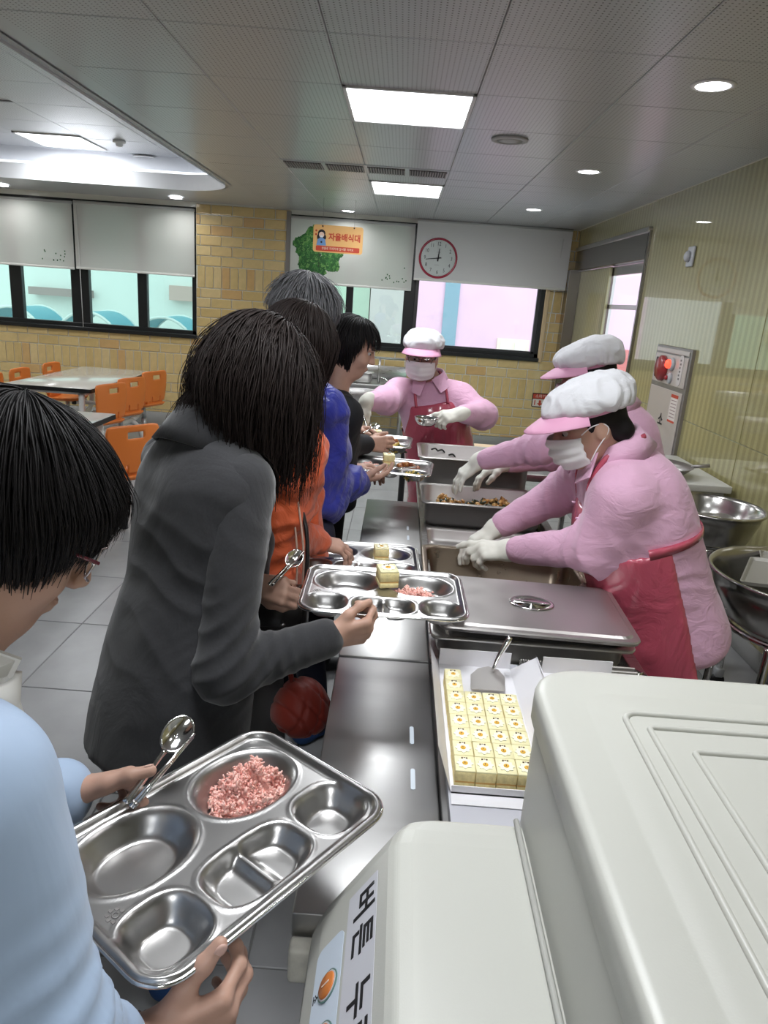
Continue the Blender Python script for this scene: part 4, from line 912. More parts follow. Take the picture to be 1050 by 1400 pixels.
def dtable(x0, x1, y0, y1, label, z=.715, top=laminate):
    t = tag(empty('dining_table', ((x0 + x1)/2, (y0 + y1)/2, 0)), label, 'table', 'canteen tables')
    MB().rbox((x0, y0, z - .004), (x1, y1, z), .003, 1).build('tabletop', top, t)
    MB().prism(rrect(x1 - x0 + .012, y1 - y0 + .012, .02, 4, (x0 + x1)/2, (y0 + y1)/2), z - .036, z - .003).build('edge_band', black, t)
    MB().rbox((x0 + .06, y0 + .06, z - .065), (x1 - .06, y1 - .06, z - .036), .006, 1).build('under_frame', white_metal, t)
    for x in (x0 + .10, x1 - .10):
        for (ya, yb) in ((y0 + .05, y0 + .38), (y1 - .05, y1 - .38)):
            lg = MB().tube(smoothpath([(x, ya, z - .05), (x, ya, .40), (x, ya + (yb - ya)*.25, .28), (x, yb, .24)], 6), .026, 12).build('leg', white_metal, t)
    for x in (x0 + .10, x1 - .10): MB().tube([(x, y0 + .38, .24), (x, y1 - .38, .24)], .024, 10).build('side_rail', white_metal, t)
    for y in (y0 + .42, y1 - .42):
        MB().tube(smoothpath([(x0 - .02, y, .035), (x0 + .02, y, .16), (x0 + .14, y, .235), (x1 - .14, y, .235), (x1 - .02, y, .16), (x1 + .02, y, .035)], 6), .025, 10).build('floor_hoop', white_metal, t)
        for x in (x0 - .02, x1 + .02): MB().tube([(x, y, 0), (x, y, .06)], .03, 10).build('foot_cap', black, t)
    return t
dtable(-3.42, -2.66, 6.18, 7.80, 'long canteen table with grey top and black edge by the brick wall')
for k, y in enumerate((6.40, 6.90, 7.55)):
    chair(-2.685, y, R_(70), ['orange canteen chair on the aisle side, at the table end away from the bricks', 'orange canteen chair on the aisle side, between two others at the grey table', 'orange canteen chair on the aisle side nearest the brick wall'][k])
    chair(-3.50, y, R_(-90), ['orange canteen chair on the window side, at the table end away from the bricks', 'orange canteen chair on the window side, between two others at the grey table', 'orange canteen chair on the window side nearest the brick wall'][k])
dtable(-3.0, -2.02, 3.75, 5.10, 'canteen table with a pale blue-white top behind the bent heads', top=mat('white_laminate', (.72, .75, .76), .2, coat=.4))
chair(-1.80, 4.62, R_(52), 'orange canteen chair pulled out by the grey suit jacket')
chair(-4.15, 5.95, R_(-95), 'orange canteen chair standing apart beyond the grey table', zs=.44)
# ================================================================== smooth solids (distance fields) for people
def nv(v): v = np.asarray(v, float); return v/(np.linalg.norm(v) + 1e-12)
A = lambda *v: np.array(v, float)
def frame(F, U):
    F = nv(F); U = np.asarray(U, float); U = nv(U - F*np.dot(U, F)); return np.stack([np.cross(F, U), F, U], 1)     # columns right, forward, up
_TAB = np.random.default_rng(3).uniform(-1, 1, (32, 32, 32)).astype(np.float32)
def vnoise(P):
    P = np.asarray(P, np.float32); i = np.floor(P).astype(int); f = P - i; f = f*f*(3 - 2*f); out = 0
    for dx in (0, 1):
        wx = f[..., 0] if dx else 1 - f[..., 0]
        for dy in (0, 1):
            wy = f[..., 1] if dy else 1 - f[..., 1]
            for dz in (0, 1):
                wz = f[..., 2] if dz else 1 - f[..., 2]
                out = out + wx*wy*wz*_TAB[(i[..., 0] + dx) % 32, (i[..., 1] + dy) % 32, (i[..., 2] + dz) % 32]
    return out
def C(a, b, ra, rb=None, k=.02, op=1): return ('c', A(*a), A(*b), float(ra), float(ra if rb is None else rb), k, op)
def E(c, r, M=None, k=.02, op=1): return ('e', A(*c), A(*r) if hasattr(r, '__len__') else A(r, r, r), np.eye(3) if M is None else M, k, op)
def Tt(org, M, tab, k=.02, op=1, rnd=.03, ex=2.0):
    """elliptic loft: tab rows (z, half width, half depth, forward offset)"""
    t = np.array(tab, float); n = 60; zz = np.linspace(t[0, 0], t[-1, 0], n); cols = []
    for c in (1, 2, 3):
        f = np.interp(zz, t[:, 0], t[:, c]); g = np.pad(f, 4, mode='edge'); cols.append(np.convolve(g, np.ones(9)/9, 'valid'))
    return ('t', A(*org), M, (zz, *cols, rnd, ex), k, op)
def pbox(p):
    if p[0] == 'c': r = max(p[3], p[4]); return np.minimum(p[1], p[2]) - r, np.maximum(p[1], p[2]) + r
    if p[0] == 'e': r = np.sqrt(((p[3]*p[2])**2).sum(1)); return p[1] - r, p[1] + r
    if p[0] == 't':
        zz, a, b, o = p[3][:4]; Q = []
        for i in range(0, len(zz), 6):
            for sx_ in (-1, 1):
                for sy_ in (-1, 1): Q.append(p[1] + p[2]@A(sx_*a[i], o[i] + sy_*b[i], zz[i]))
        Q = np.array(Q); return Q.min(0) - .03, Q.max(0) + .03
def pdist(p, P):
    if p[0] == 'c':
        ba = p[2] - p[1]; t = np.clip(((P - p[1])@ba)/max(ba@ba, 1e-9), 0, 1); return np.linalg.norm(P - p[1] - t[..., None]*ba, axis=-1) - (p[3] + (p[4] - p[3])*t)
    if p[0] == 'e':
        q = (P - p[1])@p[3]; k0 = np.linalg.norm(q/p[2], axis=-1); k1 = np.linalg.norm(q/p[2]**2, axis=-1) + 1e-9; return np.where(k0 < 1e-6, -p[2].min(), k0*(k0 - 1)/k1)
    if p[0] == 't':
        q = (P - p[1])@p[2]; zz, a, b, o, rnd, ex = p[3]; z = q[..., 2]
        aa, bb, oo = np.interp(z, zz, a), np.interp(z, zz, b), np.interp(z, zz, o)
        x, y = q[..., 0]/aa, (q[..., 1] - oo)/bb; k0 = np.sqrt(x*x + y*y) if ex == 2.0 else (np.abs(x)**ex + np.abs(y)**ex)**(1/ex)
        k1 = np.sqrt((x/aa)**2 + (y/bb)**2)/np.maximum(k0, 1e-4) if ex == 2.0 else 1/np.minimum(aa, bb)
        d = (k0 - 1)/np.maximum(k1, 1/.4); dz = np.maximum(zz[0] - z, z - zz[-1])
        h = np.maximum(rnd - np.abs(d - dz), 0)/max(rnd, 1e-6); return np.maximum(d, dz) + h*h*rnd*.25
def smin(a, b, k):
    if k <= 1e-6: return np.minimum(a, b)
    h = np.maximum(k - np.abs(a - b), 0)/k; return np.minimum(a, b) - h*h*k*.25
def field_mesh(prims, vox, off=0.0, post=None, pad=3):
    bs = [pbox(p) for p in prims if p[5] > 0]; lo = np.min([b[0] for b in bs], 0) - pad*vox - off; hi = np.max([b[1] for b in bs], 0) + pad*vox + off
    n = np.ceil((hi - lo)/vox).astype(int) + 1; ax = [lo[i] + vox*np.arange(n[i]) for i in range(3)]
    D = np.full(n, 1e2, np.float32)
    for p in prims:
        b0, b1 = pbox(p); k = p[4]; m = off + k + 2.5*vox
        i0 = np.clip(np.floor((b0 - m - lo)/vox).astype(int), 0, n); i1 = np.clip(np.ceil((b1 + m - lo)/vox).astype(int) + 1, 0, n)
        if (i1 <= i0).any(): continue
        sl = tuple(slice(i0[q], i1[q]) for q in range(3)); G = np.stack(np.meshgrid(*[ax[q][sl[q]] for q in range(3)], indexing='ij'), -1)
        d = pdist(p, G); D[sl] = smin(D[sl], d, k) if p[5] > 0 else -smin(-D[sl], d, k)
    D -= off
    if post is not None: D = post(np.stack(np.meshgrid(*ax, indexing='ij'), -1), D).astype(np.float32)
    D[0], D[-1], D[:, 0], D[:, -1], D[:, :, 0], D[:, :, -1] = 1, 1, 1, 1, 1, 1
    D[D == 0] = 1e-7
    S = D < 0; m = n - 1
    cnt = np.zeros(m, np.uint8); cor = [(a, b, c) for a in (0, 1) for b in (0, 1) for c in (0, 1)]
    for (a, b, c) in cor: cnt += S[a:a + m[0], b:b + m[1], c:c + m[2]]
    act = (cnt > 0) & (cnt < 8); I = np.argwhere(act); idx = np.full(m, -1, np.int64); idx[act] = np.arange(len(I))
    val = {c: D[I[:, 0] + c[0], I[:, 1] + c[1], I[:, 2] + c[2]] for c in cor}
    acc = np.zeros((len(I), 3)); num = np.zeros(len(I))
    for c0 in cor:
        for q in range(3):
            if c0[q]: continue
            c1 = list(c0); c1[q] = 1; v0, v1 = val[c0], val[tuple(c1)]; msk = (v0 < 0) != (v1 < 0)
            t = np.where(msk, v0/np.where(msk, v0 - v1, 1), 0); pos = np.array(c0, float)[None].repeat(len(I), 0); pos[:, q] += t
            acc += pos*msk[:, None]; num += msk
    V = lo + (I + acc/num[:, None])*vox
    Fs = []
    for q in range(3):
        r, s = (q + 1) % 3, (q + 2) % 3
        sa = [slice(1, -1)]*3; sb = [slice(1, -1)]*3; sa[q] = slice(0, -1); sb[q] = slice(1, None)
        S0, S1 = S[tuple(sa)], S[tuple(sb)]; J = np.argwhere(S0 != S1)
        if not len(J): continue
        fl_ = S0[tuple(J.T)]; J = J + 1; J[:, q] -= 1
        def cell(dr, ds): K = J.copy(); K[:, r] -= dr; K[:, s] -= ds; return idx[K[:, 0], K[:, 1], K[:, 2]]
        Q = np.stack([cell(1, 1), cell(0, 1), cell(0, 0), cell(1, 0)], 1); Q[~fl_] = Q[~fl_][:, ::-1]; Fs.append(Q)
    return V, np.concatenate(Fs)
def vnormals(V, F):
    n = np.cross(V[F[:, 2]] - V[F[:, 0]], V[F[:, 3]] - V[F[:, 1]]); N = np.zeros_like(V)
    for q in range(4): np.add.at(N, F[:, q], n)
    return N/(np.linalg.norm(N, axis=1)[:, None] + 1e-12)
def relax(V, F, it=1, lam=.5):
    for _ in range(it):
        s = np.zeros_like(V); c = np.zeros(len(V))
        for q in range(4):
            np.add.at(s, F[:, q], V[F[:, (q + 1) % 4]] + V[F[:, q - 1]]); np.add.at(c, F[:, q], 2)
        V = V + lam*(s/np.maximum(c, 1)[:, None] - V)
    return V
def cloth(V, F, amp=.004, folds=(), freq=9.0, seed=0.0):
    """low creases plus folds (centre, reach, direction, wavelength, depth)"""
    N = vnormals(V, F); n1 = vnoise(V*freq + seed*7.3); d = amp*(n1 + .5*vnoise(V*freq*2.2 + 11 + seed))
    d += amp*.9*(1 - np.abs(vnoise(V*A(1, 1, .55)*freq*.9 + 5 + seed))*2.4).clip(0, 1)
    for (c, r, dr, wl, am) in folds:
        q = V - A(*c); w = np.exp(-(q**2).sum(1)/(r*r)); ph = (q@nv(dr))/wl*6.283 + 5.0*vnoise(V*8 + seed + 3); d += am*w*(1 - np.abs(np.sin(ph*.5))*1.6)
    return V + N*d[:, None]
def obj_vf(name, V, F, m, parent=None, smooth=True):
    org = np.array(wloc(parent)) if parent is not None else np.zeros(3)
    return link(name, np_mesh(name, V - org, F, smooth), m, parent)
def sdf_obj(name, prims, vox, m, parent, off=0.0, post=None, amp=0.0, folds=(), freq=9.0, seed=0.0, sm=1):
    V, F = field_mesh(prims, vox, off, post)
    V = relax(V, F, sm)
    if amp or folds: V = cloth(V, F, amp, folds, freq, seed)
    return obj_vf(name, V, F, m, parent)

# ---------------------------------------------------------------- anatomy
def head_prims(c, M, s=1.0):
    c = A(*c); T = lambda x, y, z: c + M@(A(x, y, z)*s)
    def e(x, y, z, rx, ry, rz, k=.02, op=1): return E(T(x, y, z), A(rx, ry, rz)*s, M, k, op)
    p = [e(0, -.012, .030, .074, .094, .083), e(0, .030, -.032, .060, .060, .082, .03), e(0, .050, -.088, .038, .034, .028, .03)]
    for q in (-1, 1): p += [e(q*.036, .056, -.034, .027, .030, .027, .02), C(T(q*.012, .088, .022), T(q*.045, .074, .020), .009*s, .008*s, .015), e(q*.074, -.006, -.012, .010, .019, .031, .006)]
    p += [C(T(0, .090, .010), T(0, .107, -.028), .0075*s, .0105*s, .014)] + [e(q*.011, .098, -.033, .0075, .009, .007, .008) for q in (-1, 1)]
    p += [e(0, .089, -.060, .021, .010, .0055, .006), e(0, .087, -.069, .018, .010, .0062, .006)]
    p += [e(q*.031, .098, .004, .015, .012, .010, .008, -1) for q in (-1, 1)]
    return p
def eyes(c, M, par, s=1.0, iris=True):
    for q in (-1, 1):
        o = A(*c) + M@(A(q*.031, .0755, .004)*s); bm = MB().lathe([(0, -.011), (.008, -.0075), (.011, 0), (.008, .0075), (0, .011)], 12); V = np.array(bm.v)*s
        ob = link('eye', np_mesh('eye', (V@frame(A(0, 0, 1), A(0, 1, 0)).T if False else V) + o - np.array(wloc(par)), bm.f), mat('eye_white', (.55, .52, .50), .2), par)
        o2 = A(*c) + M@(A(q*.030, .0832, .002)*s); bm = MB().lathe([(0, -.005), (.0045, -.003), (.0055, 0), (.0045, .003), (0, .005)], 10); link('iris', np_mesh('iris', np.array(bm.v)*s + o2 - np.array(wloc(par)), bm.f), mat('eye_dark', (.015, .010, .008), .15), ob)
        pts = [A(*c) + M@(A(q*x, y, z)*s) for (x, y, z) in ((.014, .096, .021), (.030, .093, .025), (.046, .082, .022))]
        MB().tube(smoothpath(pts, 4), [.0012, .002, .0026, .003, .003, .0026, .0022, .0014, .001], 6).build('eyebrow', mat('brow', (.03, .022, .02), .7), par)
def hand_prims(w, d, n, side, curl, thumb=(35, 20, 15), spread=6, s=1.0, infl=0.0, tspread=40, tdrop=.3):
    """w wrist, d finger direction, n back-of-hand normal, side -1 right +1 left; curl rows (mcp, pip, dip) for index..little"""
    d = nv(d); n = nv(np.asarray(n) - d*np.dot(n, d)); t = np.cross(d, n)*side; w = A(*w); P = []; tips = []
    L = lambda a, b, c: w + s*(t*a + d*b + n*c)
    mc = [(.028, .086, 0), (.0095, .090, .002), (-.009, .086, 0), (-.0265, .077, -.003)]
    for i, m in enumerate(mc):
        P.append(C(L(m[0]*.55, .004, 0), L(*m), (.0145 - .001*i*0 + infl)*s, (.0112 + infl)*s, .014))
    P += [C(L(-.018, .02, -.006), L(-.024, .06, -.008), (.012 + infl)*s, (.010 + infl)*s, .014), C(L(0, -.03, 0), L(0, .01, 0), (.021 + infl)*s, (.021 + infl)*s, .02)]
    lens = [(.041, .025, .020), (.045, .029, .021), (.041, .027, .021), (.032, .020, .019)]; rad = [.0087, .0090, .0085, .0074]
    for i in range(4):
        a = R_(spread*(1.5 - i)); f = d*math.cos(a) + t*math.sin(a); p = L(*mc[i]); ang = 0; dn = n
        for j in range(3):
            ang = R_(curl[i][j]); f2 = f*math.cos(ang) - dn*math.sin(ang); dn = dn*math.cos(ang) + f*math.sin(ang); f = f2
            q = p + f*lens[i][j]*s; r0 = rad[i]*(1 - .07*j) + infl; P.append(C(p, q, r0*s, (rad[i]*(1 - .07*(j + 1)) + infl)*s, .003 if j else .006)); p = q
        tips.append((p, f, dn))
    # thumb
    a = R_(tspread); f = nv(d*math.cos(a) + t*math.sin(a) - n*tdrop); p0 = L(.017, .016, -.006); side_n = nv(np.cross(f, np.cross(n, f))); bend = nv(-t*.35 + d*.6 - n*.3); bend = nv(bend - f*np.dot(bend, f))
    p1 = p0 + f*.042*s; P.append(C(p0, p1, (.0150 + infl)*s, (.0118 + infl)*s, .014)); p = p1
    for j, (ln, r) in enumerate(((.034, .0108), (.027, .0100))):
        ang = R_(thumb[j]); f2 = f*math.cos(ang) + bend*math.sin(ang); bend = bend*math.cos(ang) - f*math.sin(ang); f = f2; q = p + f*ln*s
        P.append(C(p, q, (r + infl)*s, (r*.86 + infl)*s, .005)); p = q
    tips.insert(0, (p, f, nv(side_n)))
    return P, tips
def nail(tip, par, s=1.0):
    p, f, n = tip; n = nv(n - f*np.dot(n, f)); x = np.cross(f, n); bm = MB().lathe([(0, -.0012), (.0062, -.0006), (.0068, .0002), (.004, .0014), (0, .0018)], 14); V = np.array(bm.v)*s
    V = V[:, :1]*x + V[:, 1:2]*f*1.25 + V[:, 2:3]*n; V = V + p + n*.0072*s - f*.002
    link('fingernail', np_mesh('fingernail', V - np.array(wloc(par)), bm.f), mat('nail', (.66, .42, .35), .3), par)

HAIRM = {}
def hair(par, c, M, n=1500, length=lambda q: .2, lift=.06, grav=.5, m=None, radii=(.082, .102, .094), ctr=(0, -.012, .028), part=(0, -.3, 1), seg=14, th=.0016, seed=1, avoid=(), face=.42, zmin=-.35, wild=.06, fwd=0.0, name='hair', base=True, side=0.0, tuck=.02):
    rg = np.random.default_rng(seed); rd = A(*radii); o = A(*c) + M@A(*ctr)
    Q = nv(rg.normal(size=(n*4, 3)).T.T) if False else rg.normal(size=(n*5, 3)); Q /= np.linalg.norm(Q, axis=1)[:, None]
    ok = (Q[:, 2] > zmin + .25*np.maximum(Q[:, 1], 0)) & ~((Q[:, 1] > face) & (Q[:, 2] < .62)); Q = Q[ok][:n]; n = len(Q)
    pt = nv(part); d = Q - pt; d -= Q*(d*Q).sum(1)[:, None]; d += 1e-4
    d[:, 1] += fwd; d[:, 0] += side*np.sign(Q[:, 0]); d -= Q*(d*Q).sum(1)[:, None]; d /= np.linalg.norm(d, axis=1)[:, None]
    Ls = np.array([length(q) for q in Q])*rg.uniform(.82, 1.06, n); lf = lift*rg.uniform(.3, 1.15, n)
    P = o + (Q*rd*(1 + lf[:, None]*.4))@M.T; D = d@M.T; pts = [P]; ph = rg.uniform(0, 6.28, (n, 3))
    g = A(0, 0, -1)
    for k in range(seg):
        st = (Ls/seg)[:, None]; D = D + grav*g*(st/.010)*.42 + wild*np.sin(ph + k*.55 + P*18); D /= np.linalg.norm(D, axis=1)[:, None]
        P = P + D*st; q = (P - o)@M; k0 = np.linalg.norm(q/rd, axis=1); lim = 1 + lf*(.55 + .45*min(1, k/5)); bad = k0 < lim
        q[bad] *= (lim[bad]/k0[bad])[:, None]; P2 = o + q@M.T
        low = ((P2 - o)[:, 2] < -.02); hz = (P2 - o)*A(1, 1, 0); P2 = P2 - (hz*tuck*low[:, None]*(st/.012))
        for (a, b, r) in avoid:
            a, b = A(*a), A(*b); ba = b - a; t = np.clip(((P2 - a)@ba)/(ba@ba), 0, 1); v = P2 - a - t[:, None]*ba; l = np.linalg.norm(v, axis=1); bd = l < r; P2[bd] = (a + t[:, None]*ba + v/(l[:, None] + 1e-9)*r)[bd]
        D2 = P2 - pts[-1]; D = .35*D + .65*D2/(np.linalg.norm(D2, axis=1)[:, None] + 1e-9); P = P2; pts.append(P)
    pts = np.array(pts)                       # seg+1, n, 3
    tv = np.gradient(pts, axis=0); tv /= np.linalg.norm(tv, axis=2)[..., None] + 1e-9; outw = pts - o; s1 = np.cross(tv, outw); s1 /= np.linalg.norm(s1, axis=2)[..., None] + 1e-9; s2 = np.cross(s1, tv)
    w = th*(1.0 - .75*np.linspace(0, 1, seg + 1)**3)[:, None]*rg.uniform(.7, 1.5, n)[None]; w = w[..., None]
    ring = np.stack([pts + s1*w*1.5, pts + s2*w*.6, pts - s1*w*1.5, pts - s2*w*.5], 2)     # seg+1,n,4,3
    V = ring.transpose(1, 0, 2, 3).reshape(-1, 3); b = (np.arange(n)*(seg + 1)*4)[:, None, None] + (np.arange(seg)*4)[None, :, None] + np.arange(4)[None, None]; b2 = (np.arange(n)*(seg + 1)*4)[:, None, None] + (np.arange(seg)*4)[None, :, None] + (np.arange(4)[None, None] + 1) % 4
    F = np.stack([b, b2, b2 + 4, b + 4], -1).reshape(-1, 4)
    if base:
        V0, F0 = field_mesh([E(o, rd*1.02, M)], .007, 0, lambda G, Dd: np.maximum(Dd, np.minimum(((G - o)@M)[..., 1] - .048, 1e9)*1.0 - np.maximum(0, (((G - o)@M)[..., 2] - .03))*1.6)); F = np.concatenate([F, F0 + len(V)]); V = np.concatenate([V, V0])
    return obj_vf(name, V, F, m or mat('hair_black', (.012, .010, .010), .42, spec=.35), par)

def legs(par, hip, rdir, feet, m, shoe, r=.085, knee_f=(0, 0, 0), name='trousers'):
    pr = []; sh = []
    for q, ft in zip((-1, 1), feet):
        h = A(*hip) + q*.085*rdir + A(0, 0, -.02); f = A(*ft); kn = (h + f)/2 + A(*knee_f) + A(0, 0, .02)
        pr += [C(h, kn, r, r*.72, .05), C(kn, f + A(0, 0, .07), r*.70, r*.58, .03)]; sh.append(f)
    pr.append(E(A(*hip) + A(0, 0, .0), (.15, .12, .12), None, .06)); sdf_obj(name, pr, .012, m, par, amp=.003)
    return sh
def shoe(par, f, d, m):
    d = nv(d); f = A(*f); sdf_obj('shoe', [C(f + A(0, 0, .035) - d*.06, f + A(0, 0, .03) + d*.11, .034, .028, .02), C(f + A(0, 0, .05) - d*.05, f + A(0, 0, .09) - d*.04, .036, .04, .03)], .008, m, par, post=lambda G, D: np.maximum(D, .002 - G[..., 2]))
def torso(hip, neck, rdir, rows, k=.05, rnd=.05, ex=2.3):
    hip, neck = A(*hip), A(*neck); u = nv(neck - hip); r = nv(np.asarray(rdir) - u*np.dot(rdir, u)); M = np.stack([r, np.cross(u, r), u], 1); H = np.linalg.norm(neck - hip)
    return Tt(hip, M, [(z*H, a, b, o) for (z, a, b, o) in rows], k, 1, rnd, ex), M
def sleeve(a, e, w, r0, r1, r2): return [C(a, e, r0, r1, .016), C(e, w, r1, r2, .015)]
def inner_body(hip, neck, head, M, arms, feet, rdir, s=1.0):
    """plain body under the clothes, one skin with head and neck"""
    hip, neck = A(*hip), A(*neck); p = []; u = nv(neck - hip); r = A(*rdir)
    p += [C(hip - r*.06, hip + r*.06, .085, .085, .05), C(hip, hip + (neck - hip)*.7, .09, .085, .05), C(hip + (neck - hip)*.78 - r*.08, hip + (neck - hip)*.78 + r*.08, .07, .07, .05)]
    for (a, e, w) in arms: p += [C(a, e, .038, .032, .03), C(e, w, .032, .020, .02)]
    for q, f in zip((-1, 1), feet): h = hip + q*.08*r; p += [C(h, (h + A(*f))/2, .065, .045, .03), C((h + A(*f))/2, A(*f) + A(0, 0, .06), .045, .035, .02)]
    return p
# ================================================================== people
CURL_REST = [(25, 30, 15)]*4
class Person:
    def __init__(s, label, hip, neck, rdir, head, F, U, arms, feet, hands=(None, None), hv=.005, hs=1.0, handv=.0035, neck_r=.052, group=None):
        s.hip, s.neck, s.r, s.head = A(*hip), A(*neck), nv(rdir), A(*head); s.M = frame(F, U); s.arms = [[A(*q) for q in a] for a in arms]; s.hs = hs
        base = A(s.hip[0], s.hip[1], 0); Vs, Fs, n = [], [], 0
        hp = head_prims(s.head, s.M, hs); hp.append(C(s.head + s.M@A(0, -.03, -.05)*hs, s.neck + A(0, 0, .0), neck_r, neck_r*1.12, .03))
        pieces = [(inner_body(s.hip, s.neck, s.head, s.M, s.arms, feet, s.r), .016), (hp, hv)]; s.tips = []
        for h, (sh, el, wr) in zip(hands, s.arms):
            if h is None: s.tips.append(None); continue
            P, tips = hand_prims(wr, **h['pose']); s.tips.append(tips)
            if h.get('glove') is None: pieces.append((P + [C(wr + (el - wr)*.25, wr, .024, .022, .02)], handv))
        for P, v in pieces:
            V, F_ = field_mesh(P, v); V = relax(V, F_, 1); Vs.append(V); Fs.append(F_ + n); n += len(V)
        V = np.concatenate(Vs) - base; me = np_mesh('person', V, np.concatenate(Fs)); s.o = link('person', me, skin_face); s.o.location = base; tag(s.o, label, 'person', group)
        for h, (sh, el, wr) in zip(hands, s.arms):
            if h is None or h.get('glove') is None: continue
            P, _ = hand_prims(wr, infl=.0017, **h['pose']); u = nv(wr - el)
            P += [C(wr - u*.055, wr - u*.005, .034, .030, .012)]
            sdf_obj('glove', P, h.get('vox', .004), h['glove'], s.o, amp=.0006, freq=40)
    def T(s, x, y, z): return s.head + s.M@(A(x, y, z)*s.hs)

black_cloth = mat('black_cloth', (.012, .012, .014), .85); shoe_b = mat('dark_shoe', (.015, .015, .018), .5)
hair_blk = mat('hair_black', (.010, .0085, .009), .58, spec=.22); hair_brn = mat('hair_dark_brown', (.015, .010, .009), .58, spec=.22); hair_gry = mat('hair_grey', (.15, .15, .16), .5, spec=.4)
def rotv(v, ax, deg): return np.array(Matrix.Rotation(R_(deg), 3, Vector(ax))@Vector(v))
def ellring(c, M, rx, ry, z0, z1, a0, a1, n=40, fl=1.0, th=.004):
    """open band around an axis: (angle 0 = right, 90 = forward), returns V, F of a thin solid"""
    V, F = [], []
    for i in range(n + 1):
        a = R_(a0 + (a1 - a0)*i/n); x, y = math.cos(a), math.sin(a)
        for (f, z) in ((1, z0), (fl, z1), (fl - th/rx, z1), (1 - th/rx, z0)): V.append(A(*c) + M@A(rx*f*x, ry*f*y, z))
    for i in range(n):
        for k in range(4): F.append((i*4 + k, i*4 + (k + 1) % 4, i*4 + 4 + (k + 1) % 4, i*4 + 4 + k))
    F += [(3, 2, 1, 0), (n*4, n*4 + 1, n*4 + 2, n*4 + 3)]
    return V, F

# ------------------------------------------------ woman in the grey suit jacket
suit = mat('grey_wool', (.025, .025, .028), .9, sheen=.3, var=.12, vscale=260, bump=.35, bscale=9, bdist=.012, bdis=1.2, stretch=(1, 1, .7))
rd = nv((.74, -.67, 0)); nk = A(-.405, 1.56, 1.335); hipG = A(-.44, 1.46, .87)
shR, shL = nk + rd*.150 + A(-.02, 0, -.085), nk - rd*.195 + A(0, 0, -.095)
elR, wrR = A(-.315, 1.345, .885), A(-.110, 1.425, .925); elL, wrL = A(-.36, 1.80, 1.0), aty(345, 800, 1.66)
grip = [(60, 55, 30), (62, 60, 30), (64, 60, 30), (66, 60, 30)]
pG = Person('woman in a dark grey suit jacket bending over her tray', hipG, nk, rd, aty(352, 512, 1.60), (.60, .48, -.62), (.42, .38, .8), [(shR, elR, wrR), (shL, elL, wrL)], [(-.58, 1.52, 0), (-.42, 1.36, 0)],
    [dict(pose=dict(d=(.95, .30, .12), n=(.25, -.88, -.35), side=-1, curl=[(55, 62, 40), (58, 62, 40), (60, 62, 40), (62, 62, 40)], thumb=(20, 25), tspread=38, spread=3)),
     dict(pose=dict(d=(.80, -.2, .0), n=(-.25, -.75, .5), side=1, curl=[(55, 70, 45)]*4, thumb=(25, 35), tspread=30, spread=2))], hs=1.0)
jt, MG = torso(hipG, nk, rd, [(-.60, .205, .165, -.015), (-.3, .195, .155, -.015), (0, .178, .142, -.01), (.33, .165, .122, 0), (.66, .192, .125, .0), (.86, .170, .105, -.015), (.95, .13, .085, -.012), (1.01, .075, .070, -.01)])
pr = [jt, C(shR - rd*.07 + A(0, 0, .018), shR, .050, .058, .05), C(shL + rd*.07 + A(0, 0, .018), shL, .050, .058, .05)] 
cut = wrR + nv(wrR - elR)*.0
def postG(G, D): return np.maximum(D, -(((G - hipG)@MG)[..., 2] + .255 + .05*np.clip((((G - hipG)@MG)[..., 0]), -.2, .2)))
sdf_obj('suit_jacket', pr, .0075, suit, pG.o, post=postG, amp=.0030, folds=[(elR, .085, nv(wrR - shR), .030, .0055), (shR + A(0, 0, -.10), .09, (.3, .2, 1), .05, .004), (hipG + A(-.0, -.10, .12), .16, (.35, -.2, 1), .075, .0045), (elR + (wrR - elR)*.55, .07, nv(wrR - elR), .034, .003)], seed=1)
elR = A(-.318, 1.325, .880)
sdf_obj('sleeve', [C(shR + rd*.005 + A(0, 0, .004), elR, .067, .058, .02), C(elR, wrR - nv(wrR - elR)*.01, .058, .044, .015)], .006, suit, pG.o, amp=.002, folds=[(elR + A(.03, 0, .05), .09, nv(A(.8, .2, -1)), .034, .007), (shR + A(0, 0, -.13), .09, (.4, .2, 1), .06, .004), (elR + (wrR - elR)*.5, .07, nv(wrR - elR), .036, .003)], seed=6)
sdf_obj('sleeve', sleeve(shL, elL, wrL - nv(wrL - elL)*.03, .058, .052, .042), .008, suit, pG.o, amp=.002)
V, F = ellring(nk + MG@A(0, -.012, .0), MG@np.array(Matrix.Rotation(R_(-14), 3, 'X')), .088, .086, -.030, .046, 100, 440, fl=.86, th=.008); MB().add(V, F, True).build('collar', suit, pG.o)
V, F = ellring(nk + MG@A(0, -.012, .0), MG@np.array(Matrix.Rotation(R_(-14), 3, 'X')), .112, .104, -.048, .040, 130, 410, fl=.72, th=.010); MB().add(V, F, True).build('collar_fold', suit, pG.o)
for k in range(3): q = wrR - nv(wrR - elR)*(.028 + .016*k) + A(0, -.022, -.038); MB().lathe([(0, -.003), (.006, -.002), (.006, .002), (0, .003)], 12, tuple(q)).build('cuff_button', mat('button_dark', (.02, .02, .022), .3), pG.o)
shs = legs(pG.o, hipG, rd, [(-.58, 1.52, 0), (-.42, 1.36, 0)], black_cloth, shoe_b); [shoe(pG.o, f, (.5, .85, 0), mat('blue_slipper', (.02, .07, .22), .8)) for f in shs]
V, F = ellring(hipG, MG, .178, .140, -.300, -.245, 0, 360, th=.006); MB().add(V, F, True).build('blouse_hem', mat('pale_blouse', (.55, .55, .52), .8), pG.o)
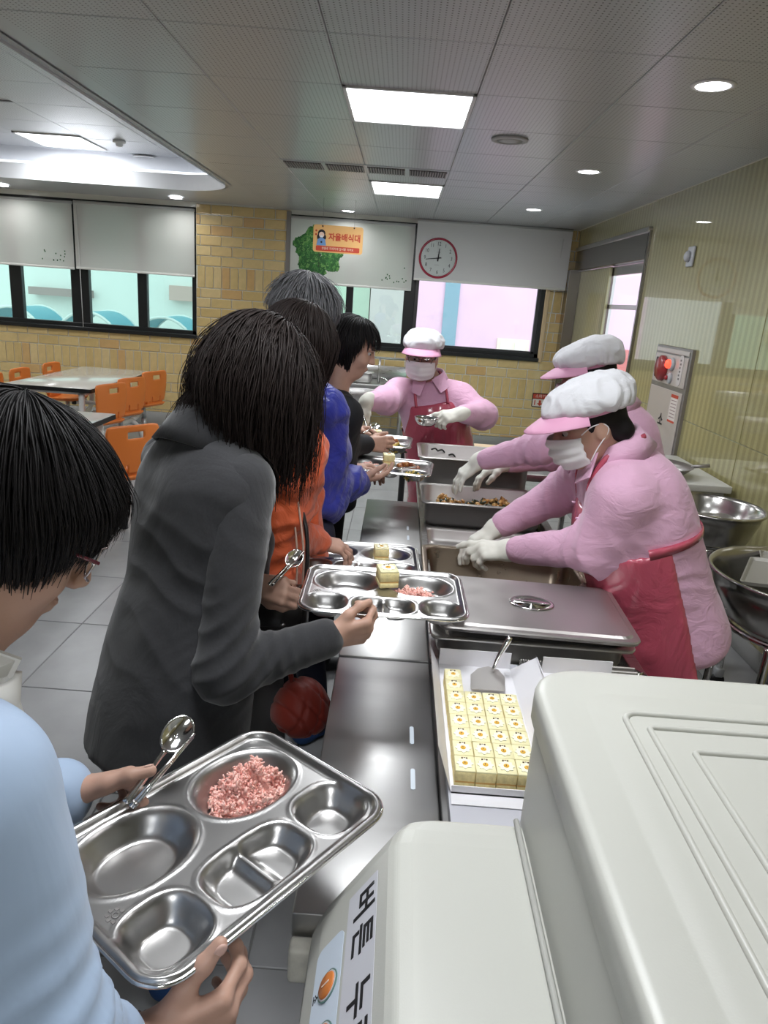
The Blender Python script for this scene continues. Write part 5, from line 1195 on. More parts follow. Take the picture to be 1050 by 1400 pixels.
hair(pG.o, pG.head, pG.M, 4200, lambda q: .31 if q[2] < .75 else .37, .19, .30, hair_brn, part=(.05, .25, 1), seg=18, th=.0012, seed=2, face=.55, wild=.085, avoid=[(shR, shL, .080), (nk, nk + A(0, 0, .05), .065)], radii=(.086, .106, .098), side=.25, tuck=.004)
# glasses arm peeking out
def glasses(P, rim, lensm=None, r=.024, temple=None):
    t = empty('glasses', P.T(0, .10, .004)); par = P.o; t.parent = par; t.location = Vector(P.T(0, .10, .004)) - par.location
    for q in (-1, 1):
        pts = [P.T(q*.033 + 1.0*r*math.cos(a)*1.12, .103 - abs(math.cos(a) + q*.0)*.002 - (.006 if q*math.cos(a) > .5 else 0), .002 + r*.86*math.sin(a)) for a in np.linspace(0, 2*math.pi, 25)[:-1]]
        MB().tube(pts, .0014, 6, closed=True).build('rim', rim, t)
        MB().add([tuple(p) for p in pts], [list(range(24))]).build('lens', GLENS, t)
        MB().tube([P.T(q*.060, .098, .008), P.T(q*.076, .06, .010), P.T(q*.082, -.005, .006)], .0022, 6).build('temple', temple or rim, t)
    MB().tube(smoothpath([P.T(-.008, .105, .006), P.T(0, .109, .009), P.T(.008, .105, .006)], 3), .0014, 6).build('bridge', rim, t)
    t.name = 'glasses'; return t
GLENS = glass_mat('spectacle_lens', (.93, .93, .93), .10)
glasses(pG, mat('dark_red_frame', (.12, .01, .015), .3))

# ------------------------------------------------ woman in pale blue nearest the tray of pink rice
blue = mat('pale_blue_jacket', (.37, .48, .65), .6, sheen=.2, bump=.35, bscale=7, bdist=.014, bdis=1.2, stretch=(1, 1, .5))
rdN = nv((.80, -.60, 0)); nkN = A(-.405, .555, 1.27); hipN = A(-.47, .44, .80)
TRN = dict(c=atz(300, 1178, .95), x=nv((.60, .80, 0)))
wrRN = atz(184, 1392, .885); wrLN = atz(84, 1084, .965)
shRN, shLN = aty(-62, 1095, .47), nkN - rdN*.17 + A(0, 0, -.06)
elRN, elLN = aty(38, 1440, .425), A(-.585, .745, .93)
_pose = dict(d=atz(300, 1350, .895) - wrRN, n=(.80, -.58, .04), side=-1, curl=[(52, 36, 18), (54, 38, 18), (56, 38, 18), (58, 38, 18)], thumb=(-6, 4), tspread=38, spread=2, tdrop=.17, s=.98)
wrRN = wrRN + atz(301, 1291, .970) - hand_prims(wrRN, **_pose)[1][0][0]
hd = aty(-4, 700, .685)
pN = Person('woman in a pale blue jacket holding the tray of pink rice', hipN, nkN, rdN, hd, (.74, .40, -.54), (.45, .30, .84), [(shRN, elRN, wrRN), (shLN, elLN, wrLN)], [(-.62, .50, 0), (-.45, .36, 0)],
    [dict(pose=_pose),
     dict(pose=dict(d=(.84, .48, .02), n=(-.45, .30, .84), side=1, curl=[(72, 80, 45), (74, 80, 45), (76, 80, 45), (78, 80, 45)], thumb=(4, 8), tspread=22, spread=3, tdrop=-.15, s=1.0))], hv=.0035, handv=.0024)
for P_, i in ((pN, 0), (pN, 1)): nail(P_.tips[i][0], pN.o)
eyes(pN.head, pN.M, pN.o)
jt, MN = torso(hipN, nkN, rdN, [(-.55, .22, .17, 0), (-.2, .21, .16, 0), (0, .20, .15, 0), (.35, .175, .13, 0), (.66, .185, .13, .01), (.86, .17, .11, -.005), (.95, .13, .085, -.01), (1.0, .08, .075, -.01)])
pr = [jt, C(shRN - rdN*.07 + A(0, 0, .015), shRN, .050, .058, .05), C(shLN + rdN*.07 + A(0, 0, .015), shLN, .050, .058, .05)] + sleeve(shRN, elRN, wrRN - nv(wrRN - elRN)*.085, .062, .055, .040) + sleeve(shLN, elLN, wrLN - nv(wrLN - elLN)*.005, .062, .055, .046)
def postN(G, D):
    q = (G - hipN)@MN; v = (np.abs(q[..., 0] - .01) - np.clip((q[..., 2] - .20)*.26, 0, .2)); return np.maximum(D, -np.maximum(v + 0, -(q[..., 1] - .02)) if False else np.maximum(D, np.minimum(-v, q[..., 1] - .045)))
sdf_obj('jacket', pr, .0075, blue, pN.o, post=postN, amp=.0030, folds=[(elRN, .09, nv(wrRN - shRN), .034, .006), (hipN + A(.12, .1, .15), .15, (.2, .1, 1), .07, .004), (elLN, .08, nv(wrLN - shLN), .034, .005)], seed=2)
jt2, _ = torso(hipN, nkN, rdN, [(-.2, .185, .138, 0), (0, .18, .13, 0), (.35, .155, .112, 0), (.66, .165, .112, .01), (.86, .15, .095, -.005), (.97, .085, .08, -.005), (1.03, .065, .066, 0)])
blouse = mat('white_blouse', (.72, .71, .68), .7); sdf_obj('blouse', [jt2], .010, blouse, pN.o, amp=.002)
V, F = ellring(nkN + MN@A(0, .0, .0), MN, .080, .082, -.02, .036, 115, 425, fl=.92, th=.006); MB().add(V, F, True).build('blouse_collar', blouse, pN.o)
cq = [aty(a, b, y) for (a, b, y) in ((-30, 878, .58), (30, 899, .60), (16, 926, .59), (48, 1014, .57), (0, 990, .55), (-40, 930, .54))]; MB().add([tuple(p) for p in cq] + [tuple(p + A(.002, -.005, 0)) for p in cq], [(0, 1, 2, 3, 4, 5), (11, 10, 9, 8, 7, 6)] + [(k, (k + 1) % 6, 6 + (k + 1) % 6, 6 + k) for k in range(6)]).build('collar_point', blouse, pN.o)
shs = legs(pN.o, hipN, rdN, [(-.62, .50, 0), (-.45, .36, 0)], black_cloth, shoe_b); [shoe(pN.o, f, (.6, .8, 0), shoe_b) for f in shs]
hair(pN.o, pN.head, pN.M, 9000, lambda q: (.115 if q[1] > .30 else .135 if q[1] > -.2 else .145), .085, .26, hair_blk, part=(0, -.25, 1), seg=16, th=.00072, seed=4, face=.55, zmin=-.20, wild=.03, radii=(.081, .100, .094))
gl = glasses(pN, mat('silver_rim', (.55, .5, .5), .25, .8), temple=mat('wine_frame', (.16, .015, .03), .25))
# pearl bracelet on the right wrist
t = empty('bracelet', wrRN); t.parent = pN.o; t.location = Vector(wrRN) - pN.o.location
u = nv(wrRN - elRN); Mb = frame(u, (0, 0, 1)); bc = wrRN - u*.012; bmh = MB().lathe([(0, -.0038), (.0027, -.0027), (.0038, 0), (.0027, .0027), (0, .0038)], 10).mesh('bead'); bmh.materials.append(mat('pearl', (.50, .36, .32), .22, .5, coat=.5))
for k in range(24): a = 2*math.pi*k/24; q = bc + Mb@A(.0305*math.cos(a), 0, .0290*math.sin(a)); link('bead', bmh, None, t, Vector(q) - Vector(wrRN))

# ------------------------------------------------ woman in the orange jacket
orj = mat('orange_nylon', (.66, .115, .035), .5, sheen=.2, bump=.6, bscale=12, bdist=.018, bdis=1.5)
rdO = nv((.72, -.69, 0)); nkO = A(-.385, 2.08, 1.30); hipO = A(-.43, 1.98, .86); shRO, shLO = nkO + rdO*.165 + A(0, 0, -.07), nkO - rdO*.165 + A(0, 0, -.07)
wrRO = aty(432, 738, 2.14); elRO = A(-.325, 1.93, .975); wrLO = aty(430, 790, 2.3); elLO = A(-.30, 2.32, 1.0)
pO = Person('woman in an orange jacket between the suit jacket and the blue anorak', hipO, nkO, rdO, aty(408, 474, 2.06), (.78, .40, -.48), (.4, .2, .9), [(shRO, elRO, wrRO), (shLO, elLO, wrLO)], [(-.44, 2.03, 0), (-.30, 1.88, 0)],
    [dict(pose=dict(d=(.85, .35, -.30), n=(.25, -.1, .95), side=-1, curl=[(20, 30, 15), (22, 32, 15), (25, 35, 20), (28, 38, 20)], thumb=(15, 15), tspread=45, spread=7)), None])
jt, MO = torso(hipO, nkO, rdO, [(-.22, .205, .165, 0), (-.1, .205, .16, 0), (.3, .185, .145, 0), (.66, .195, .14, 0), (.86, .175, .11, -.01), (.95, .13, .09, -.01), (1.02, .08, .08, -.005)])
pr = [jt, C(shRO, shLO, .055, .055, .05)] + sleeve(shRO, elRO, wrRO - nv(wrRO - elRO)*.01, .070, .066, .048) + sleeve(shLO, elLO, wrLO, .068, .062, .045)
sdf_obj('anorak', pr, .009, orj, pO.o, amp=.010, folds=[(elRO, .10, nv(wrRO - shRO), .040, .010), (hipO + A(.1, -.1, .2), .18, (.2, 0, 1), .08, .008)], freq=15, seed=3)
q = A(-.165, 1.845, .845); 
shs = legs(pO.o, hipO, rdO, [(-.44, 2.03, 0), (-.30, 1.88, 0)], mat('grey_trousers', (.13, .13, .135), .8), shoe_b); [shoe(pO.o, f, (.7, .7, 0), shoe_b) for f in shs]
hair(pO.o, pO.head, pO.M, 1400, lambda q: .20, .10, .45, hair_brn, part=(0, -.1, 1), seg=12, th=.0019, seed=6, face=.5)
for k, (dx, dz) in enumerate(((0, 0), (.018, -.008))): MB().tube(smoothpath([hipO + A(.155 + dx, -.10, .30 + dz), hipO + A(.185 + dx, -.12, .12), hipO + A(.19 + dx, -.13, -.02)], 5), .003, 6).build('drawstring', mat('cord_pale', (.62, .42, .33), .7), pO.o)
MB().lathe([(0, -.004), (.010, -.003), (.010, .003), (0, .004)], 14, tuple(hipO + A(.20, -.15, .01))).build('snap_button', mat('button_brown', (.05, .02, .012), .4), pO.o)

# ------------------------------------------------ grey-haired person in the blue anorak
bl = mat('royal_blue_nylon', (.022, .032, .30), .45, sheen=.15, bump=.6, bscale=12, bdist=.018, bdis=1.5); navy = mat('navy_cloth', (.010, .012, .028), .7); green_m = mat('lime_trim', (.16, .42, .06), .6)
rdB = nv((.62, -.78, 0)); nkB = aty(408, 515, 2.56); hipB = aty(405, 690, 2.47) + A(-.03, 0, .07); hipB[2] = .93; shRB, shLB = nkB + rdB*.16 + A(0, 0, -.10), nkB - rdB*.175 + A(0, 0, -.08)
wrRB = aty(488, 657, 2.72); elRB = aty(440, 668, 2.50); wrLB = aty(478, 640, 2.95); elLB = nkB + A(.02, .22, -.34)
pB = Person('grey-haired person in a royal blue anorak holding a filled tray', hipB, nkB, rdB, aty(418, 424, 2.55), (.80, .34, -.42), (.4, .1, .9), [(shRB, elRB, wrRB), (shLB, elLB, wrLB)], [(-.36, 2.55, 0), (-.22, 2.40, 0)],
    [dict(pose=dict(d=(.80, .55, .05), n=(.25, -.30, -.9), side=-1, curl=[(15, 25, 15)]*4, thumb=(10, 10), tspread=35, spread=5)), dict(pose=dict(d=(.9, .2, 0), n=(-.3, .5, .7), side=1, curl=[(30, 40, 20)]*4, thumb=(10, 15), tspread=30))], hs=1.02)
jt, MB_ = torso(hipB, nkB, rdB, [(-.12, .205, .165, 0), (0, .205, .165, 0), (.35, .19, .15, 0), (.7, .20, .14, 0), (.88, .175, .11, -.01), (.96, .13, .09, -.01), (1.03, .085, .085, -.005)])
pr = [jt, C(shRB, shLB, .058, .058, .05)] + sleeve(shRB, elRB, wrRB, .075, .082, .060) + sleeve(shLB, elLB, wrLB, .07, .065, .048)
sdf_obj('anorak', pr, .010, bl, pB.o, amp=.010, folds=[(elRB, .12, nv(wrRB - shRB), .045, .010)], freq=14, seed=4)
MB().tube(smoothpath([shRB + A(.045, -.02, .05), shRB + A(.075, -.02, -.03), shRB + A(.085, -.01, -.13)], 5), [.012]*11, 6).build('sleeve_stripe', green_m, pB.o)
jt, _ = torso(hipB, nkB, rdB, [(-.62, .20, .16, 0), (-.3, .20, .16, 0), (-.1, .19, .15, 0)]); sdf_obj('under_coat', [jt], .012, navy, pB.o, amp=.003)
shs = legs(pB.o, hipB, rdB, [(-.36, 2.55, 0), (-.22, 2.40, 0)], navy, shoe_b); [shoe(pB.o, f, (.75, .65, 0), MATS['blue_slipper']) for f in shs]
hair(pB.o, pB.head, pB.M, 1700, lambda q: .13, .10, .22, hair_gry, part=(0, -.35, 1), seg=10, th=.0019, seed=8, face=.55, zmin=-.4, wild=.07)
MB().tube(smoothpath([pB.T(.084, .01, -.03), pB.T(.086, .05, -.055), pB.T(.07, .09, -.05)], 4), .0025, 6).build('mask_strap', white_pl, pB.o)

# ------------------------------------------------ dark-clothed woman with the bob
rdK = nv((.35, -.94, 0)); nkK = aty(458, 535, 3.02); hipK = aty(440, 680, 2.98); hipK[2] = .90; shRK, shLK = nkK + rdK*.16 + A(0, 0, -.07), nkK - rdK*.16 + A(0, 0, -.07)
wrRK = aty(500, 607, 3.14); elRK = aty(455, 612, 2.93); wrLK = aty(482, 586, 3.42); elLK = nkK + A(-.02, .28, -.30)
pK = Person('woman with a black bob and black jacket being served soup', hipK, nkK, rdK, aty(481, 474, 3.06), (.95, -.02, -.32), (.3, 0, .95), [(shRK, elRK, wrRK), (shLK, elLK, wrLK)], [(-.34, 3.08, 0), (-.26, 2.92, 0)],
    [dict(pose=dict(d=(.95, .25, .0), n=(.2, -.85, .2), side=-1, curl=[(30, 40, 20)]*4, thumb=(10, 10), tspread=30, spread=3)), dict(pose=dict(d=(.95, -.2, 0), n=(0, .5, .8), side=1, curl=[(30, 40, 20)]*4, thumb=(10, 15), tspread=30))])
eyes(pK.head, pK.M, pK.o)
jt, _ = torso(hipK, nkK, rdK, [(-.35, .20, .15, 0), (0, .195, .145, 0), (.35, .17, .12, 0), (.7, .185, .12, 0), (.88, .165, .10, -.01), (.96, .12, .085, -.01), (1.03, .075, .075, -.005)])
pr = [jt, C(shRK, shLK, .052, .052, .05)] + sleeve(shRK, elRK, wrRK - nv(wrRK - elRK)*.01, .062, .056, .045) + sleeve(shLK, elLK, wrLK - nv(wrLK - elLK)*.01, .06, .054, .042)
sdf_obj('jacket', pr, .010, mat('black_jacket', (.010, .011, .014), .75), pK.o, amp=.003, folds=[(elRK, .1, nv(wrRK - shRK), .04, .006)], seed=5)
shs = legs(pK.o, hipK, rdK, [(-.34, 3.08, 0), (-.26, 2.92, 0)], black_cloth, shoe_b); [shoe(pK.o, f, (.95, .2, 0), shoe_b) for f in shs]
hair(pK.o, pK.head, pK.M, 1700, lambda q: .17 if q[1] < .1 else .09, .13, .45, hair_blk, part=(0, .1, 1), seg=12, th=.0019, seed=9, face=.35, wild=.03, radii=(.086, .104, .096))

# ------------------------------------------------ the three serving workers
pink = mat('pink_polo', (.70, .41, .57), .75, sheen=.25, bump=.42, bscale=11, bdist=.014, bdis=1.6, stretch=(1, 1, 1.8)); pinkd = mat('pink_visor', (.68, .33, .49), .6); capw = mat('white_cap', (.66, .66, .69), .75, bump=.45, bscale=18, bdist=.012, bdis=1.2)
vinyl = mat('red_vinyl_apron', (.50, .085, .135), .25, coat=.7, coat_r=.10, var=.12, vscale=6, bump=.6, bscale=10, bdist=.014, bdis=2.2, stretch=(1, 1, .6)); glove_m = mat('latex_glove', (.72, .71, .64), .55); maskm = mat('white_mask', (.74, .72, .74), .7); dark_tr = mat('dark_trousers', (.014, .014, .018), .8)
def headgear(P, hair_c=hair_blk, seed=1):
    T, M, s = P.T, P.M, P.hs
    # short hair below the cap
    sdf_obj('hair', [E(T(0, -.022, .018), A(.083, .092, .082)*s, M, .02), C(T(-.05, -.07, -.045), T(.05, -.07, -.045), .032, .032, .03)], .006, hair_c, P.o, post=lambda G, D: np.maximum(D, np.maximum(((G - P.head)@M)[..., 1] - .028 - np.maximum(0, ((G - P.head)@M)[..., 2] - .02)*1.2, ((G - P.head)@M)[..., 2] - .075)), amp=.0015, freq=30)
    cap = empty('cap', P.head); cap.parent = P.o; cap.location = Vector(P.head) - P.o.location
    V, F = field_mesh([E(T(0, -.018, .080), A(.100, .116, .050)*s, M, .03), E(T(0, -.064, .046), A(.097, .082, .060)*s, M, .04), E(T(0, -.01, .062), A(.090, .108, .030)*s, M, .03)], .005, 0, lambda G, D: np.maximum(D, -(((G - P.head)@M)[..., 2] - (.045 + .30*np.minimum(0, ((G - P.head)@M)[..., 1] + .02))*s)))
    q = (V - P.head)@M/s; a = np.arctan2(q[:, 0], q[:, 1] + .02); N = vnormals(V, F); hgt = np.clip((q[:, 2] - .05)/.05, 0, 1); d = .0035*np.abs(np.sin(a*8 + 3.5*vnoise(q*12 + seed)))*(1 - .8*hgt) + .010*vnoise(q*A(16, 9, 20) + seed*3) + .005*(1 - 2.5*np.abs(vnoise(q*22 + seed*5))).clip(-.5, 1); V = V + N*d[:, None]
    obj_vf('crown', V, F, capw, cap)
    V, F = [], []; n = 48
    for i in range(n):
        a = 2*math.pi*i/n
        for (f, z) in ((1.0, .028), (1.03, .062), (.98, .064), (.95, .028)): V.append(T(.086*f*math.sin(a), -.008 + .104*f*math.cos(a), z + .012*math.cos(a)))
    for i in range(n):
        for k in range(4): j = (i + 1) % n; F.append((i*4 + k, i*4 + (k + 1) % 4, j*4 + (k + 1) % 4, j*4 + k))
    MB().add(V, F, True).build('band', pinkd, cap)
    V, F = [], []; n, m = 28, 6
    for sd_ in (0, 1):
        for i in range(n + 1):
            a = R_(-74 + 148*i/n)
            for j in range(m + 1):
                t = j/m; ext = .080*math.cos(a*.95)**.8*t; V.append(T((.087 + ext*.55)*math.sin(a), -.008 + (.104 + ext)*math.cos(a), .046 + .012*math.cos(a) - t*(.012 + .020*(1 - math.cos(a))) - .008*t*t + .0025*sd_))
    w = m + 1; tot = (n + 1)*w
    for i in range(n):
        for j in range(m):
            a_, b_, c_, d_ = i*w + j, i*w + j + 1, (i + 1)*w + j + 1, (i + 1)*w + j; F += [(a_, b_, c_, d_), (tot + d_, tot + c_, tot + b_, tot + a_)]
    for i in range(n): F.append((i*w + m, tot + i*w + m, tot + (i + 1)*w + m, (i + 1)*w + m))
    MB().add(V, F, True).build('visor', pinkd, cap)
    # pleated face mask with ear loops
    mk = empty('face_mask', P.T(0, .1, -.05)); mk.parent = P.o; mk.location = Vector(P.T(0, .1, -.05)) - P.o.location
    V, F = [], []; n, m = 30, 24
    for i in range(n + 1):
        u = i/n*2 - 1
        for j in range(m + 1):
            v = j/m*2 - 1; a = u*1.22; z = -.052 + .050*v*(1 - .22*u*u)
            y = .012 + (.108 - .028*max(0, -v)**2 + .004*math.sin(v*11))*math.cos(a)**.85*(1.0) + .006*math.exp(-(u/.2)**2)*(1 if v > -.2 else .5); x = .079*math.sin(a)*(1 - .10*abs(v)**2*(1 if v < 0 else .3))
            V.append(T(x, y, z))
    w = m + 1
    for i in range(n):
        for j in range(m): F.append((i*w + j, i*w + j + 1, (i + 1)*w + j + 1, (i + 1)*w + j))
    o = MB().add(V, F, True).build('mask_cloth', maskm, mk); md = o.modifiers.new('t', 'SOLIDIFY'); md.thickness = .0015; md.offset = 1
    for q in (-1, 1): MB().tube(smoothpath([T(q*.074, .052, -.006), T(q*.078, .02, .006), T(q*.081, -.012, .002), T(q*.083, -.02, -.02), T(q*.078, .02, -.055), T(q*.070, .046, -.085)], 5), .0017, 6).build('ear_loop', maskm, mk)
    eyes(P.head, P.M, P.o, P.hs)
def worker(label, hip, neck, rdir, head, F, U, arms, feet, hands, rows, seed, vox=.0095, sl=(.066, .058, .042), hem=None, apron_y=-.005, bib=(.15, .74), askirt=-.85, hs=1.0, waist=.34):
    P = Person(label, hip, neck, rdir, head, F, U, arms, feet, hands, hs=hs)
    jt, M = torso(hip, neck, rdir, rows); P.TM = M; (sr, er, wr_), (sL, eL, wl) = P.arms; H = np.linalg.norm(P.neck - P.hip)
    pr = [jt, C(sr, sL, .055, .055, .055)] + sleeve(sr, er, wr_ - nv(wr_ - er)*.035, *sl) + sleeve(sL, eL, wl - nv(wl - eL)*.035, *sl)
    folds = [(er, .12, nv(wr_ - sr) + A(0, .3, .3), .055, .006), (eL, .12, nv(wl - sL) + A(0, .4, .3), .055, .006), (P.hip + M@A(-.1, 0, H*.42), .14, M@A(.5, -.2, 1), .060, .005), (sL + M@A(.04, -.02, -.06), .10, M@A(.7, 0, .7), .06, .004)]
    sdf_obj('polo_shirt', pr, vox, pink, P.o, amp=.0032, folds=folds, seed=seed)
    # apron: bib and skirt follow the shirt front
    rows2 = [r for r in rows if r[0] <= bib[1] + .12]
    z0, a0, b0, o0 = rows2[0]; rows2 = [(askirt, a0 + .035, b0 + .030, o0 + .012)] + [(z, a + .008, b + .010, o + .002) for (z, a, b, o) in rows2]
    at, _ = torso(hip, neck, rdir, rows2, ex=2.3)
    def postA(G, D):
        q = (G - P.hip)@M; z = q[..., 2]/H; wv = np.where(z > waist, bib[0] - .08*np.clip((z - .3)/.5, 0, 1), 9.0)
        return np.maximum(np.maximum(D, -(D + .010)) if False else D, np.maximum(np.maximum(apron_y - q[..., 1], z*H - bib[1]*H), np.abs(q[..., 0]) - wv))
    sdf_obj('apron', [at], .0095, vinyl, P.o, post=postA, amp=.0035, folds=[(P.hip + M@A(0, .1, 0), .2, M@A(1, 0, .3), .06, .006)], seed=seed + 3, freq=7)
    for q in (-1, 1):
        pts = [P.hip + M@A(q*.085, .13 if H else 0, H*(bib[1] - .01)), P.hip + M@A(q*.082, .112, H*.90), P.neck + M@A(q*.072, .035, .018), P.neck + M@A(q*.05, -.065, .035)]
        MB().tube(smoothpath(pts, 5), [.008]*16, 6).build('apron_strap', vinyl, P.o)
    # waist tie round the back
    zz = waist - .03; aa = np.interp(zz, [r[0] for r in rows], [r[1] for r in rows]); bb = np.interp(zz, [r[0] for r in rows], [r[2] for r in rows]); oo = np.interp(zz, [r[0] for r in rows], [r[3] for r in rows])
    ring = []
    for a in np.linspace(R_(175), R_(365), 28): x, y = math.cos(a), math.sin(a); k = 1/(abs(x)**2.3 + abs(y)**2.3)**(1/2.3); ring.append(P.hip + M@A((aa + .006)*x*k, oo + (bb + .006)*y*k, H*zz + .02*abs(math.cos(a))))
    V, F = [], []
    for i, p in enumerate(ring):
        c_ = P.hip + M@A(0, oo, 0); o_ = p - c_; o_ = nv(o_ - M[:, 2]*np.dot(o_, M[:, 2])); wz = .016*(1 - .35*math.sin(i/27*math.pi)); V += [p + o_*.002 + M[:, 2]*wz, p + o_*.004, p + o_*.002 - M[:, 2]*wz, p - o_*.004]
    for i in range(len(ring) - 1):
        for k in range(4): F.append((i*4 + k, i*4 + (k + 1) % 4, i*4 + 4 + (k + 1) % 4, i*4 + 4 + k))
    MB().add(V, F, True).build('apron_tie', vinyl, P.o)
    # collar, placket, buttons
    V, F = ellring(P.neck + M@A(0, .004, -.005), M@np.array(Matrix.Rotation(R_(-12), 3, 'X')), .108, .104, -.022, .048, 112, 428, fl=.76, th=.009); MB().add(V, F, True).build('collar', pink, P.o)
    for q in (-1, 1):
        c = [P.neck + M@A(q*x, y, z) for (x, y, z) in ((.014, .104, .018), (.078, .066, .040), (.102, .112, -.030), (.056, .146, -.052))]; n_ = M@A(0, .005, .002)
        MB().add([tuple(p) for p in c] + [tuple(p + n_) for p in c], [(0, 1, 2, 3), (7, 6, 5, 4), (0, 4, 5, 1), (1, 5, 6, 2), (2, 6, 7, 3), (3, 7, 4, 0)]).build('collar_point', pink, P.o)
    shs = legs(P.o, hip, P.r, feet, dark_tr, shoe_b, r=.088); [shoe(P.o, f, M@A(0, 1, 0)*A(1, 1, 0), mat('white_clog', (.6, .6, .58), .5)) for f in shs]
    headgear(P, seed=seed)
    return P
# near worker, leaning over the sauce pan
rdS = nv((.05, 1, 0)); hipS = aty(888, 828, 2.06); nkS = aty(847, 614, 2.05); hdS = aty(803, 578, 2.03)
shRS, shLS = nkS + rdS*.16 + A(-.03, 0, -.10), nkS - rdS*.145 + A(-.01, 0, -.105)
wlS, elS = aty(697, 752, 2.16), aty(815, 748, 1.95); wrS, erS = aty(678, 722, 2.34), aty(772, 672, 2.30)
rowsS = [(-.27, .212, .19, -.025), (-.2, .215, .195, -.02), (.1, .20, .175, -.01), (.4, .20, .175, .0), (.66, .20, .165, .0), (.84, .175, .125, -.02), (.95, .12, .09, -.01), (1.02, .07, .068, 0)]
gl_open = [(28, 22, 10), (26, 25, 12), (34, 30, 15), (40, 34, 18)]
wk = worker('worker in pink polo and white cap reaching into the sauce pan', hipS, nkS, rdS, hdS, (-.90, -.16, -.42), (-.32, 0, .95), [(shRS, erS, wrS), (shLS, elS, wlS)], [(1.15, 2.16, 0), (1.15, 1.97, 0)],
    [dict(glove=glove_m, pose=dict(d=(-.85, -.1, -.5), n=(-.3, .1, .9), side=-1, curl=[(20, 25, 15)]*4, thumb=(15, 15), tspread=35)), dict(glove=glove_m, vox=.003, pose=dict(d=(-.97, .1, -.10), n=(-.10, -.42, .9), side=1, curl=[(8, 14, 8), (30, 42, 20), (48, 52, 25), (55, 55, 25)], thumb=(20, 25), tspread=34, spread=5, tdrop=.5))],
    rowsS, 1, vox=.0075, sl=(.070, .064, .046), hs=1.02, apron_y=-.05, bib=(.20, .74), waist=.50)
for zz in (.80, .70):
    MB().lathe([(0, -.003), (.0055, -.002), (.0055, .002), (0, .003)], 12, tuple(wk.hip + wk.TM@A(-.06, .165, np.linalg.norm(wk.neck - wk.hip)*zz))).build('button', mat('pink_button', (.6, .36, .5), .4), wk.o)
# second worker behind her
rdT = nv((.10, 1, 0)); nkT = aty(840, 555, 2.86); hipT = aty(866, 700, 2.86); hipT[2] = .86; hdT = aty(803, 512, 2.83)
shRT, shLT = nkT + rdT*.16 + A(-.03, 0, -.08), nkT - rdT*.165 + A(-.04, 0, -.09)
wlT, elT = aty(655, 630, 2.92), aty(735, 612, 2.78); wrT, erT = A(.50, 3.12, .98), A(.72, 3.18, 1.02)
rowsT = [(-.52, .20, .17, -.02), (-.2, .20, .175, -.02), (.1, .185, .16, -.01), (.4, .18, .155, .0), (.66, .185, .15, .0), (.84, .17, .12, -.02), (.95, .12, .09, -.01), (1.02, .07, .068, 0)]
wk2 = worker('worker in pink polo picking stir-fry with a gloved hand', hipT, nkT, rdT, hdT, (-.93, -.10, -.36), (-.3, 0, .95), [(shRT, erT, wrT), (shLT, elT, wlT)], [(1.10, 2.96, 0), (1.10, 2.76, 0)],
    [dict(glove=glove_m, pose=dict(d=(-.8, -.1, -.4), n=(-.3, .1, .9), side=-1, curl=[(20, 25, 15)]*4, thumb=(15, 15), tspread=35)), dict(glove=glove_m, vox=.0035, pose=dict(d=(-.62, .02, -.62), n=(-.65, -.25, .70), side=1, curl=[(30, 22, 10), (20, 20, 10), (16, 18, 10), (12, 20, 10)], thumb=(10, 20), tspread=42, spread=9, tdrop=.5))],
    rowsT, 2, hs=1.02)
# far worker with the ladle
rdU = nv((-1, .06, 0)); nkU = aty(588, 520, 3.93); hipU = aty(598, 640, 3.95); hipU[2] = .86; hdU = aty(577, 487, 3.86)
shRU, shLU = nkU + rdU*.165 + A(0, -.02, -.075), nkU - rdU*.17 + A(0, -.02, -.075)
wrU, erU = aty(501, 549, 3.55), aty(528, 548, 3.72); wlU, elU = aty(630, 566, 3.60), aty(660, 568, 3.80)
rowsU = [(-.52, .20, .16, -.01), (-.2, .20, .165, -.01), (.1, .185, .15, 0), (.4, .18, .145, .0), (.66, .19, .14, .0), (.84, .175, .115, -.02), (.95, .12, .09, -.01), (1.02, .07, .068, 0)]
wk3 = worker('worker in pink polo, cap and glasses ladling soup', hipU, nkU, rdU, hdU, (-.10, -.98, -.16), (0, -.16, .98), [(shRU, erU, wrU), (shLU, elU, wlU)], [(.24, 4.05, 0), (.42, 4.05, 0)],
    [dict(glove=glove_m, pose=dict(d=(-.45, -.35, -.82), n=(-.5, -.72, .3), side=-1, curl=[(20, 45, 25), (30, 60, 30), (40, 62, 30), (45, 62, 30)], thumb=(15, 20), tspread=30)), dict(glove=glove_m, pose=dict(d=(-.90, -.35, -.15), n=(.15, -.55, .8), side=1, curl=[(18, 15, 8), (40, 50, 25), (48, 52, 25), (50, 52, 25)], thumb=(15, 20), tspread=32))],
    rowsU, 3, hs=1.03, sl=(.072, .066, .046), bib=(.18, .72))
glasses(wk3, mat('grey_frame', (.12, .11, .11), .3))
